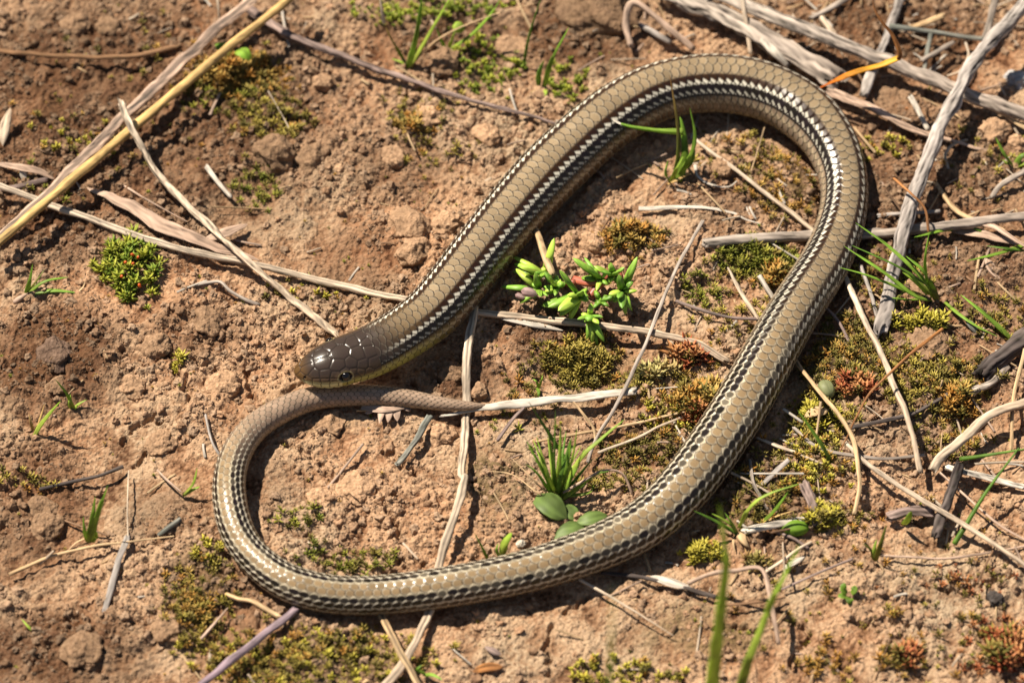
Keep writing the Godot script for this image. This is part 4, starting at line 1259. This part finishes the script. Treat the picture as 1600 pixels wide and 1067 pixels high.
func grasses() -> void:
	var g := "small grass tufts growing from the soil"
	var s := "grass_tuft"
	# the tuft in the middle of the loop
	var m := tuft(s, "biggest green grass tuft, with broad leaves at its foot, inside the loop", g, [868, 778], [
		[[[868, 778], [848, 735, 5], [822, 688, 9]], 9], [[[866, 776], [852, 730, 6], [838, 698, 10]], 8], [[[869, 775], [864, 725, 7], [856, 668, 13]], 8], [[[871, 776], [874, 730, 7], [876, 664, 13]], 9, "lime"], [[[873, 776], [885, 735, 6], [893, 682, 11]], 8],
		[[[875, 778], [898, 735, 5], [914, 700, 8]], 9], [[[876, 778], [905, 742, 4], [928, 715, 7]], 8, "deep"], [[[878, 780], [915, 752, 3], [942, 735, 5]], 8, "lime"], [[[864, 776], [840, 740, 4], [820, 724, 6]], 7],
		[[[884, 716, 5], [866, 690, 8], [848, 662, 11], [826, 628, 15]], 8, "deep"], [[[876, 776], [908, 715, 7], [940, 685, 9], [976, 655, 11]], 10, "lime"], [[[872, 775], [893, 720, 8], [902, 668, 13]], 6, "lime"], [[[860, 776], [836, 752, 4], [806, 722, 5], [798, 715, 5]], 4, "tan"], [[[862, 778], [840, 770, 2], [800, 741, 2], [750, 735, 1]], 3, "tan"],
		[[[879, 782], [902, 765, 1.5], [930, 742, 2], [955, 735, 2]], 6, "deep"], [[[868, 774], [866, 715, 9], [868, 640, 15]], 5, "deep"], [[[874, 776], [918, 770, 2], [928, 758, 2]], 8, "lime"]])
	for e in [[[[840, 772, 1], [862, 790, 2], [886, 810, 1]], 40], [[[880, 788, 0.5], [893, 800, 1], [904, 812, 0.6]], 24], [[[912, 818, 0.8], [892, 827, 1.6], [866, 842, 0.8]], 28], [[[948, 803, 1], [924, 809, 2], [900, 817, 1]], 26]]:
		blade(m, e[0], e[1], "sage", {"ends": "swell", "flat": 0.16, "sides": 16, "ridge": 0.08}, "leaf")
	for k in 12:
		var tx := 868.0 + rng.randf_range(-52.0, 62.0)
		var up := rng.randf_range(5.0, 12.0)
		blade(m, [[868 + rng.randf_range(-5, 5), 778], [lerpf(868.0, tx, 0.4), 740, up * 0.6], [tx, rng.randf_range(672, 715), up]], rng.randf_range(5, 9), ["green", "lime", "lime", "deep"][k % 4])
	# inside the upper arc
	m = tuft(s, "grass tuft inside the upper arc with one brown tipped blade", g, [1052, 282], [
		[[[1052, 282], [1060, 240, 6], [1058, 190, 11], [1046, 116, 17]], 7, "browntip"], [[[1058, 280], [1076, 250, 5], [1086, 215, 9], [1078, 168, 13]], 9, "green"], [[[1060, 282], [1070, 245, 4], [1066, 196, 8], [1062, 182, 9]], 15, "green", {"flat": 0.7}],
		[[[1068, 206, 8], [1030, 204, 8], [990, 199, 8], [970, 194, 8]], 11, "green", {"flat": 0.9, "ends": "thin"}], [[[972, 195, 8], [958, 188, 8], [945, 182, 8]], 5, "white", {"ends": "tip"}], [[[1072, 262, 2], [1082, 245, 5], [1084, 222, 7]], 12, "deep", {"flat": 0.7}],
		[[[1046, 284], [1040, 270, 3], [1044, 250, 5]], 6, "green"], [[[1044, 288], [1060, 280, 1.5], [1085, 268, 1]], 6, "gold"], [[[1048, 284], [1058, 262, 4], [1070, 240, 6]], 7, "lime"]])
	blade(m, [[1086, 258, 1], [1090, 275, 1], [1110, 288, 0.8], [1138, 292, 0.8], [1155, 280, 0.5]], 6, "white", {"ends": "thin"}, "root")
	# the upper edge
	tuft(s, "soft green tuft at the top edge with a straw tipped stem", g, [637, 108], [
		[[[637, 108], [650, 60, 7], [660, -8, 15]], 10], [[[640, 106], [670, 55, 7], [706, -8, 14]], 11, "lime"], [[[632, 96], [612, 62, 5], [600, 36, 7]], 6, "browntip"], [[[600, 38, 7], [597, 18, 9], [593, -8, 11]], 6, "pale"], [[[638, 108], [628, 98, 1], [612, 92, 1]], 6, "lime"], [[[636, 110], [690, 58, 6], [780, 20, 8], [850, 2, 8]], 3, "tan"]])
	tuft(s, "green tuft with one long arching blade right of the soft tuft at the top", g, [700, 80], [
		[[[700, 80], [740, 52, 4], [770, 18, 8], [786, -8, 11]], 9], [[[698, 80], [690, 64, 3], [682, 45, 5]], 7], [[[700, 80], [708, 58, 4], [714, 36, 6]], 6, "lime"], [[[714, 52, 4], [716, 44, 5], [716, 34, 5]], 18, "lime", {"flat": 0.7, "ends": "both"}]])
	tuft(s, "tuft of two blades standing above the upper body, one half the other's length", g, [849, 138], [
		[[[849, 138], [862, 95, 7], [889, 43, 13]], 9], [[[842, 134], [842, 116, 3], [850, 94, 6]], 9, "deep"], [[[818, 105], [826, 60, 6], [847, -8, 14]], 5, "deep"], [[[846, 138], [834, 144, 0.5], [824, 148, 0.3]], 6, "lime"], [[[850, 138], [853, 146, 1], [850, 152, 0.5]], 7, "lime"]])
	# the left side
	tuft(s, "low green tuft with blades lying flat at the far left under the bright moss", g, [36, 466], [
		[[[40, 460], [46, 440, 3], [51, 412, 6]], 8], [[[42, 460], [70, 440, 2], [108, 433, 2]], 8], [[[42, 462], [80, 454, 1], [125, 458, 1]], 9], [[[38, 462], [58, 438, 3], [70, 420, 4]], 5, "olive"], [[[22, 472], [32, 466, 0.8], [44, 458, 1]], 12, "pink", {"flat": 0.8}], [[[120, 458, 1], [130, 448, 1], [133, 438, 1]], 3, "tan"]])
	tuft(s, "wilting pale green sprout at the left edge with an orange side blade", g, [52, 684], [[[[52, 684], [66, 660, 3], [95, 626, 7]], 11, "lime"], [[[54, 676], [62, 655, 3], [70, 630, 5]], 5, "gold"], [[[52, 672], [48, 660, 2], [45, 645, 3]], 6, "gold"]])
	tuft(s, "bent thin sprout right of the wilting pale green one", g, [114, 642], [[[[114, 642], [106, 618, 3], [86, 592, 6]], 7, "green"], [[[114, 642], [122, 632, 1], [136, 624, 1.5]], 7, "lime"], [[[114, 640], [110, 628, 2], [110, 616, 2.5]], 10, "lime"]])
	tuft(s, "upright bright green tuft of three blades at the lower left", g, [141, 846], [[[[141, 846], [152, 805, 6], [169, 757, 12]], 11, "green"], [[[138, 846], [144, 812, 5], [149, 775, 9]], 11, "green"], [[[136, 846], [132, 828, 3], [130, 806, 5]], 7, "green"], [[[146, 846], [150, 838, 1], [151, 830, 2]], 8, "lime"], [[[134, 840], [118, 848, 0.5], [104, 862, 0.3]], 3, "tan"]])
	tuft(s, "tiny yellow green sprout left of the curve of the body", g, [286, 774], [[[[286, 774], [302, 755, 2.5], [308, 731, 4]], 7, "lime"], [[[287, 774], [300, 766, 1.2], [313, 760, 1.5]], 9, "lime"]])
	tuft(s, "small curved yellow blade in the bottom left corner", g, [60, 989], [[[[60, 989], [48, 982, 1], [33, 966, 1.5]], 7, "lime"], [[[66, 988], [56, 986, 0.8], [48, 984, 0.5]], 6, "gold"]])
	# the right side
	tuft(s, "many bladed green tuft at the right whose long tips reach over the body", g, [1463, 470], [
		[[[1463, 470], [1440, 434, 6], [1392, 388, 9], [1337, 348, 11]], 9], [[[1460, 470], [1430, 462, 4], [1380, 425, 8], [1318, 384, 10]], 10], [[[1448, 445, 4], [1400, 415, 8], [1330, 383, 10]], 6, "deep"], [[[1452, 470], [1410, 452, 4], [1360, 432, 7], [1311, 418, 8]], 8], [[[1440, 468], [1415, 468, 2], [1385, 464, 3]], 5],
		[[[1455, 455, 2], [1447, 430, 6], [1446, 400, 10], [1452, 362, 13]], 6, "green"], [[[1463, 468], [1452, 440, 5], [1440, 420, 8], [1415, 400, 9]], 12, "green"], [[[1458, 466], [1432, 440, 4], [1410, 425, 6]], 14, "lime", {"flat": 0.6}], [[[1450, 464], [1420, 455, 3], [1400, 470, 2], [1392, 520, 0.5]], 5, "olive"], [[[1474, 470], [1500, 492, 2], [1530, 512, 2], [1560, 526, 1]], 7, "green"], [[[1465, 472], [1456, 450, 3], [1448, 434, 4]], 16, "olive", {"flat": 0.6}]])
	tuft(s, "pair of broad green blades lying right of the many bladed tuft", g, [1581, 530], [[[[1581, 530], [1540, 492, 3], [1501, 460, 4]], 10], [[[1576, 526], [1552, 505, 2], [1528, 478, 3]], 7, "lime"]])
	tuft(s, "pale green tuft right of the lower body with long curved blades and a dry foot", g, [1158, 838], [
		[[[1158, 838], [1120, 815, 3], [1083, 797, 5]], 8, "deep"], [[[1156, 835], [1136, 815, 3], [1112, 802, 4]], 7, "lime"], [[[1155, 824, 1], [1170, 795, 5], [1196, 774, 7], [1250, 755, 8]], 8, "lime"], [[[1188, 818], [1210, 798, 3], [1232, 768, 6]], 9, "green"], [[[1150, 832], [1142, 815, 3], [1132, 800, 4]], 6, "green"], [[[1156, 832], [1162, 845, 1], [1172, 856, 0.4]], 16, "tan", {"flat": 0.7}], [[[1147, 838], [1146, 850, 0.5], [1148, 862, 0.2]], 5, "tan"], [[[1190, 818], [1214, 806, 1], [1242, 797, 1.5]], 4, "gold"]])
	tuft(s, "single green blade rising from the straws right of the lower body", g, [1300, 727], [[[[1300, 727], [1286, 698, 4], [1246, 640, 9]], 9, "green"], [[[1300, 727], [1294, 715, 2], [1290, 700, 3]], 6, "deep"]])
	tuft(s, "small olive sprout in the open soil at the lower right", g, [1368, 876], [[[[1368, 876], [1376, 850, 4], [1386, 818, 7]], 9, "olive"], [[[1366, 874], [1360, 858, 2], [1347, 848, 3]], 8, "olive"], [[[1368, 876], [1366, 858, 2], [1370, 842, 3]], 8, "lime"], [[[1370, 876], [1380, 890, 0.4], [1372, 905, 0.2]], 3, "tan"]])
	tuft(s, "deep green tuft at the right edge near the top", g, [1585, 262], [[[[1585, 262], [1570, 242, 3], [1555, 214, 5]], 9], [[[1585, 262], [1596, 244, 2], [1612, 238, 2]], 12], [[[1584, 262], [1574, 255, 1], [1566, 250, 1.5]], 9, "lime"], [[[1590, 262], [1600, 256, 2], [1610, 250, 2]], 8, "lime"]])
	tuft(s, "two level green blades at the right edge under the pink leaves", g, [1602, 380], [[[[1602, 382], [1560, 396, 2], [1510, 408, 3]], 8, "green"], [[[1604, 392], [1570, 388, 2], [1540, 384, 2]], 6, "deep"]])
	tuft(s, "green blade lying along the level stick with its tip at the straight grey one", g, [1500, 356], [[[[1502, 354], [1465, 362, 2.5], [1428, 371, 3]], 9, "green"], [[[1560, 372], [1525, 358, 2], [1490, 342, 2.5]], 7, "deep"]])
	tuft(s, "seedling with a broad pale leaf above the lower body near the straw", g, [783, 870], [[[[784, 870], [788, 850, 2], [800, 832, 4]], 15, "lime", {"ends": "swell"}], [[[762, 874], [752, 852, 3], [741, 832, 5]], 5, "green"], [[[780, 870], [776, 858, 1.5], [779, 848, 2]], 5, "green"]])
	tuft(s, "tiny curled green sprout between the tail tip and the long straw", g, [842, 606], [[[[842, 606], [838, 596, 1.5], [832, 592, 1.5]], 5, "green"], [[[842, 606], [846, 594, 2], [848, 586, 2.5]], 5, "lime"], [[[840, 606], [842, 614, 0.8], [841, 622, 0.2]], 6, "green"]])
	tuft(s, "small bent green sprout at the bottom edge beside the yellowish straw", g, [665, 1052], [[[[665, 1052], [652, 1046, 2], [660, 1038, 2.5]], 9, "green"], [[[662, 1054], [676, 1054, 1], [692, 1062, 1.5]], 8, "green"]])
	var t := tuft("seedling", "four leaved green seedling in the lower right soil", "", [1326, 930], [])
	for e in [[[1326, 930, 0.3], [1318, 920, 1.5], [1320, 910, 2]], [[1326, 930, 0.3], [1334, 922, 1.5], [1336, 914, 1.5]], [[1325, 930, 0.3], [1316, 930, 1], [1310, 928, 0.8]], [[1326, 928, 0.3], [1328, 938, 1], [1330, 944, 0.5]]]:
		blade(t, e, 12, "green", {"ends": "swell", "flat": 0.2, "sides": 12}, "leaf")
	t = tuft("seedling", "green leaf pair beside the golden yellow straw at the top left", "", [372, 88], [])
	for e in [[[368, 84, 0.3], [354, 76, 2], [336, 70, 2]], [[366, 80, 0.3], [380, 82, 2], [392, 96, 1]]]:
		blade(t, e, 22, "green", {"ends": "swell", "flat": 0.15, "sides": 14}, "leaf")
	t = tuft("seedling", "little green leaf standing on the rounded brown bark", "", [1416, 818], [])
	blade(t, [[1412, 820, 0.5], [1418, 812, 3], [1424, 798, 5]], 11, "lime", {"ends": "swell", "flat": 0.25, "sides": 12}, "leaf")
	# rushes and tall blades
	tuft("rush", "smooth dark green rush slanting down at the right edge", "dark green rushes at the right edge", [1491, 850], [[[[1491, 850, 0.5], [1507, 824, 2], [1541, 768, 4], [1592, 700, 7]], 9, "deep", {"ends": "thin", "flat": 0.9}]])
	tuft("rush", "short dark green rush lying level across the slanting one", "dark green rushes at the right edge", [1500, 716], [[[[1500, 717, 3], [1550, 710, 5], [1608, 700, 6]], 7, "deep", {"flat": 0.9, "ends": "thin"}]])
	tuft("tall_blade", "tallest out of focus green blade at the bottom, its tip before the lower right body", "tall blurred grass blades at the bottom edge", [1105, 1235], [[[[1105, 1235], [1110, 1120, 18], [1120, 1000, 34], [1134, 893, 46], [1131, 838, 52], [1124, 786, 57]], 24, "lime", {"ends": "tip", "flat": 0.25}]])
	tuft("tall_blade", "second out of focus green blade leaning right at the bottom", "tall blurred grass blades at the bottom edge", [1130, 1180], [[[[1130, 1180], [1158, 1067, 16], [1198, 958, 28], [1222, 906, 34], [1249, 851, 39]], 19, "lime", {"flat": 0.25}]])
	tuft("tall_blade", "faint thin blade far out of focus, left of the two tall ones", "tall blurred grass blades at the bottom edge", [948, 1290], [[[[948, 1290], [952, 1100, 40], [955, 1000, 75], [958, 915, 98]], 7, "green", {"flat": 0.3}]])
	tuft("tall_blade", "pale pinkish out of focus stalk at the bottom edge left of the middle", "", [738, 1180], [[[[738, 1180], [739, 1100, 25], [744, 1026, 42]], 13, "pink", {"flat": 0.6}]])


func succulent() -> void:
	var o := base("succulent", at(905, 440))
	tag(o, "green fleshy leaved plant with a pink forked stem in the middle of the loop", "plant")
	for e in [[[[895, 438, 1.5], [925, 442, 3], [946, 436, 3], [972, 432, 2.5]], 13], [[[944, 438, 3], [930, 452, 2.5], [922, 464, 2]], 12], [[[860, 448, 1], [880, 442, 1.5], [900, 440, 2]], 10]]:
		var p := places(e[0], 0.4)
		var m := put("stem", sweep(p, e[1] * per_px(p[0]), "pink", {"ridge": 0.08, "flat": 0.9, "fray": 0.1}), mat.red_stem, o)
		m.position = p[0] * MM - o.position
	# rosettes: foot, then for each fleshy leaf the tip, its height and its width
	var ros := [
		[[852, 428, 2], [[800, 400, 3, 13], [803, 412, 3, 15], [800, 424, 2, 10], [812, 418, 6, 12], [836, 426, 6, 13], [866, 372, 8, 15], [862, 386, 5, 12], [845, 432, 7, 13]]],
		[[842, 452, 2], [[783, 448, 2, 14], [812, 474, 2, 14], [836, 425, 7, 14], [806, 420, 4, 14], [830, 455, 3, 12]]],
		[[870, 450, 3], [[851, 424, 7, 15], [848, 449, 4, 13], [845, 461, 3, 15], [858, 432, 8, 11], [880, 440, 5, 12]]],
		[[905, 462, 3], [[874, 422, 9, 16], [886, 462, 7, 14], [856, 480, 5, 22], [872, 486, 6, 24], [874, 494, 3, 20], [890, 500, 2, 16], [910, 455, 8, 14], [846, 478, 3, 18], [920, 470, 5, 16]]],
		[[938, 436, 3], [[895, 403, 7, 16], [916, 414, 8, 15], [925, 420, 6, 16], [908, 434, 3, 14], [913, 402, 5, 10]]],
		[[958, 430, 3], [[928, 416, 6, 15], [976, 418, 7, 15], [955, 412, 7, 15], [967, 424, 8, 11], [940, 424, 7, 13]]],
		[[972, 456, 3], [[996, 401, 9, 15], [967, 428, 8, 14], [990, 438, 6, 13], [996, 454, 5, 13], [951, 460, 6, 16], [958, 472, 4, 17], [972, 482, 6, 18], [985, 482, 4, 18], [978, 492, 2, 14], [988, 486, 2, 11], [966, 466, 7, 14], [950, 470, 4, 12]]],
		[[938, 470, 2.5], [[950, 462, 4, 16], [930, 476, 3, 14], [960, 462, 5, 14], [945, 478, 2, 12]]],
		[[922, 494, 2.5], [[918, 502, 5, 18], [936, 506, 5, 14], [926, 536, 1.5, 13], [918, 534, 1, 11], [944, 534, 2, 14], [934, 540, 0.8, 11], [908, 490, 4, 12]]]]
	for r in ros:
		for k in 5:
			var az := rng.randf() * TAU
			var long := rng.randf_range(11.0, 22.0)
			r[1].append([r[0][0] + cos(az) * long, r[0][1] + sin(az) * long, rng.randf_range(2.0, 6.0), rng.randf_range(8.0, 12.0)])
		for e in r[1]:
			var f := Vector2(r[0][0], r[0][1])
			var t := Vector2(e[0], e[1])
			if f.distance_to(t) < 8.0:
				continue
			var mid := f.lerp(t, 0.5)
			var h: float = e[2]
			var p := places([[f.x, f.y, r[0][2]], [mid.x, mid.y, (r[0][2] + h) * 0.5 + 1.0], [t.x, t.y, h]], 0.2)
			var m := put("fleshy_leaf", sweep(p, e[3] * per_px(p[0]) * 0.82, ["green", "leafy", "leafy", "deep", "lime"][rng.randi() % 5], {"ends": "swell", "flat": 0.6, "ridge": 0.02, "sides": 14, "wander": 0.0}), mat.flesh, o)
			m.position = p[0] * MM - o.position
	for e in [[826, 457, 20, 5], [812, 463, 12, 3]]:
		var p := places([[e[0] - e[2] * 0.6, e[1] - 3, e[3]], [e[0], e[1], e[3]], [e[0] + e[2] * 0.7, e[1] + 4, e[3]]], 0.2)
		var m := put("bud", sweep(p, e[2] * per_px(p[0]) * 0.8, "bloom", {"ends": "swell", "flat": 0.9, "ridge": 0.04}), mat.green, o)
		m.position = p[0] * MM - o.position
		m.set_meta("label", "pale pink bud")


func cushions() -> void:
	var g := "moss cushions on the soil"
	var b := cushion("bright yellow green moss cushion with orange capsules at the left", g, 205, 425, 42, 42, 96, "leaf", 1.3, 1.2)
	for e in [[207, 398, 3.0], [196, 410, 3.2], [208, 412, 3.0], [190, 432, 2.4], [218, 446, 2.0], [216, 402, 2.5]]:
		var ball := SphereMesh.new()
		ball.radius = 0.27 * MM
		ball.height = 0.75 * MM
		ball.radial_segments = 14
		ball.rings = 8
		var q := put("capsule", ball, mat.capsule, b)
		q.position = at(e[0], e[1], e[2]) * MM - b.position
		q.rotation = Vector3(0.5, e[0], 0.4)
	cushion("rusty orange moss cushion above the fleshy plant at its right", g, 985, 378, 40, 22, 60, "orange", 1.0, 1.0)
	cushion("brownish olive moss cushion below the long pale straw in the loop", g, 908, 566, 42, 26, 70, "olive", 1.0, 1.0)
	cushion("red star shaped moss cushion at the end of the long pale straw", g, 1076, 558, 22, 18, 34, "red", 1.5, 0.8)
	cushion("pale cream tipped moss cushion left of the red star shaped one", g, 1020, 586, 26, 16, 34, "pale", 1.3, 0.8)
	cushion("large orange moss cushion against the left side of the lower right body", g, 1096, 628, 36, 26, 70, "orange", 1.4, 1.2)
	cushion("dark red moss cushion in the shade below the orange one", g, 1092, 650, 30, 18, 40, "red", 1.1, 0.8)
	cushion("yellow wormlike moss cushion below the many bladed grass tuft", g, 1446, 512, 36, 13, 60, "yellow", 1.2, 0.9)
	cushion("red brown moss cushion beside the pale green seed", g, 1337, 604, 28, 18, 44, "red", 1.1, 0.8)
	cushion("orange moss cushion near the black burnt twig", g, 1494, 632, 24, 24, 44, "orange", 1.2, 0.9)
	cushion("dark green moss cushion under the level stick left of the body", g, 1180, 406, 46, 20, 80, "green", 1.0, 1.0)
	cushion("small orange and cream moss cushion right of the dark green one", g, 1212, 434, 18, 18, 30, "orange", 1.3, 0.9)
	cushion("golden moss cushion under the straws below the pale green seed", g, 1280, 650, 34, 22, 50, "yellow", 1.1, 0.8)
	cushion("small dull yellow moss cushion left of the pale tuft's dry foot", g, 1096, 866, 22, 12, 30, "yellow", 1.0, 1.0)
	cushion("little cream and orange moss tuft above the arched dead stem", g, 1186, 878, 16, 12, 20, "pale", 1.3, 0.8)
	cushion("red moss cushion in the lower right corner", g, 1580, 1016, 34, 34, 46, "red", 1.6, 1.2)
	cushion("small red and yellow moss tuft at the bottom right, left of the corner one", g, 1420, 1026, 22, 14, 24, "red", 1.2, 0.7)
	cushion("rust and yellow moss cushion below the grey purple twig", g, 652, 196, 36, 18, 50, "orange", 1.0, 1.0)
	cushion("wide orange brown moss cushion between the golden straw and the grey purple twig", g, 372, 118, 55, 22, 70, "orange", 1.1, 1.2)
	cushion("yellow green moss dot in the bare soil left of the head", g, 280, 568, 8, 14, 12, "yellow", 0.9, 0.4)
	cushion("olive moss clump at the foot of the brown bark sliver", g, 1285, 815, 24, 14, 34, "yellow", 1.0, 0.6)
	pod("seed_pod", "pale green ribbed seed lying in the moss right of the body", 1291, 608, Vector3(1.65, 1.25, 1.3), 1.9, "jade")
	pod("seed_pod", "bright green two lobed pod at the end of the white straw stub", 1242, 825, Vector3(2.1, 1.15, 1.3), 0.05, "apple")


func clods() -> void:
	var g := "clods and stones of dry soil"
	var list := [
		["angular pale clod in the open soil below the grey purple twig", 613, 246, 44, 0.55, 1.1], ["rounded pale clod just below the middle of the grey purple twig", 670, 192, 42, 0.6, 1.15], ["pale clod between the rounded one and the upper body", 762, 215, 40, 0.5, 1.1],
		["pale clod touching the upper left edge of the body", 697, 358, 40, 0.6, 1.05], ["broad brown clod left of the one touching the body", 640, 357, 60, 0.5, 0.85], ["lumpy clod just above the long straw left of the body", 648, 398, 48, 0.6, 0.95],
		["large crumbly brown clod right of the broken stalk", 430, 246, 62, 0.75, 0.8], ["darker crumbly clod right of the large crumbly one", 487, 248, 50, 0.6, 0.75], ["small upright pale clod below the grey purple twig's left part", 503, 136, 30, 0.8, 1.1],
		["small smooth pale pebble right of the crumbly clods", 530, 270, 16, 0.6, 1.25], ["large shadowed clod at the top edge above the upper body", 930, 22, 110, 0.55, 0.85], ["brown wedge shaped clod beside the soft green tuft", 695, 104, 46, 0.6, 0.85],
		["wide clod between the wedge shaped clod and the two bladed tuft", 800, 78, 60, 0.4, 0.95], ["dark rounded clod in the bare soil above the head", 320, 508, 52, 0.55, 0.8], ["rough clod left of the dark rounded clod", 243, 544, 48, 0.5, 0.85],
		["dark damp clod at the left", 86, 560, 55, 0.4, 0.5], ["flat sharp edged stone chip left of the snout", 352, 604, 50, 0.4, 1.0], ["low clod at the left of the sharp edged chip", 206, 604, 42, 0.5, 0.95],
		["flat rounded clod left of the curve of the body", 252, 690, 44, 0.35, 0.85], ["upright pale clod right of the fleshy plant's stem", 928, 386, 40, 0.75, 1.1], ["pale crumbly clod right of the bent straw near the tail tip", 748, 614, 30, 0.8, 1.15],
		["brown clod below the neck left of the bent straw", 703, 584, 44, 0.5, 0.8], ["flat oval stone in the shade under the tail", 517, 656, 46, 0.3, 0.8], ["crumbly clod pile below the tail beside the lichen covered stick", 690, 680, 40, 0.7, 1.1],
		["bluish white pebble near the top right edge", 1586, 124, 34, 0.65, 1.7], ["tan clod right of the straight grey stick", 1553, 208, 48, 0.6, 1.2], ["small clod left of the top of the right hand body", 1130, 268, 36, 0.5, 1.0],
		["white chip standing on the upper edge of the lower body", 814, 851, 15, 0.7, 2.2], ["charred lump in the lower right soil", 1555, 936, 24, 0.7, 0.28], ["pale clod in the crumbs at the left edge of the top", 120, 40, 46, 0.5, 0.95],
		["reddish clod by the slim brown twig", 170, 48, 40, 0.55, 0.9], ["pale clod above the wilting sprout", 90, 610, 30, 0.5, 1.05], ["brown clod under the dark charcoal twig at the left", 66, 795, 46, 0.5, 0.8], ["lumpy brown clod beside the upright tuft at the lower left", 72, 826, 50, 0.5, 0.85],
		["pale clod in the left corner of the lower loop", 500, 775, 40, 0.35, 1.1], ["large flat pale clod inside the lower loop", 560, 760, 60, 0.3, 1.1], ["small clod in the moss right of the green seed", 1440, 455, 50, 0.35, 0.95], ["clod under the yellow wormlike moss", 1452, 536, 70, 0.4, 1.0],
		["pale clod at the right edge under the tan stem", 1590, 222, 30, 0.6, 1.2], ["small brown clod at the bottom left", 262, 985, 44, 0.45, 0.8], ["low brown clod in the bottom left corner", 130, 1020, 60, 0.35, 0.9]]
	var k := 0
	for e in list:
		k += 1
		var p := at(e[1], e[2])
		var r: float = e[3] * 0.5 * per_px(p)
		p.y = ground(p.x, p.z) + r * e[4] * 0.1
		var t: float = e[5]
		t *= 1.0 - 0.45 * umber[clampi(int((p.z - Z0) / STEP), 0, nz - 1) * nx + clampi(int((p.x - X0) / STEP), 0, nx - 1)]
		var col := Color(0.45 * t, 0.295 * t, 0.185 * t)
		if e[0].begins_with("bluish"):
			col = Color(0.46, 0.47, 0.48)
		elif e[0].begins_with("white"):
			col = Color(0.62, 0.58, 0.50)
		elif e[0].begins_with("charred") or e[0].begins_with("dark damp"):
			col = Color(0.08, 0.07, 0.066) if e[0].begins_with("charred") else Color(0.17, 0.115, 0.085)  # charred lump near black, the other a fixed dark brown
		var o := put("soil_clod" if col.r != 0.46 else "pebble", lump(Vector3(r, r * e[4], r * 0.85), 0.55 if e[3] > 18 else 0.2, col, 13.7 * k), mat.crumb)
		o.position = p * MM
		o.rotation.y = k * 1.7
		tag(o, e[0], "pebble" if "pebble" in e[0] else "stone" if "stone" in e[0] or "chip" in e[0] else "clod", g)
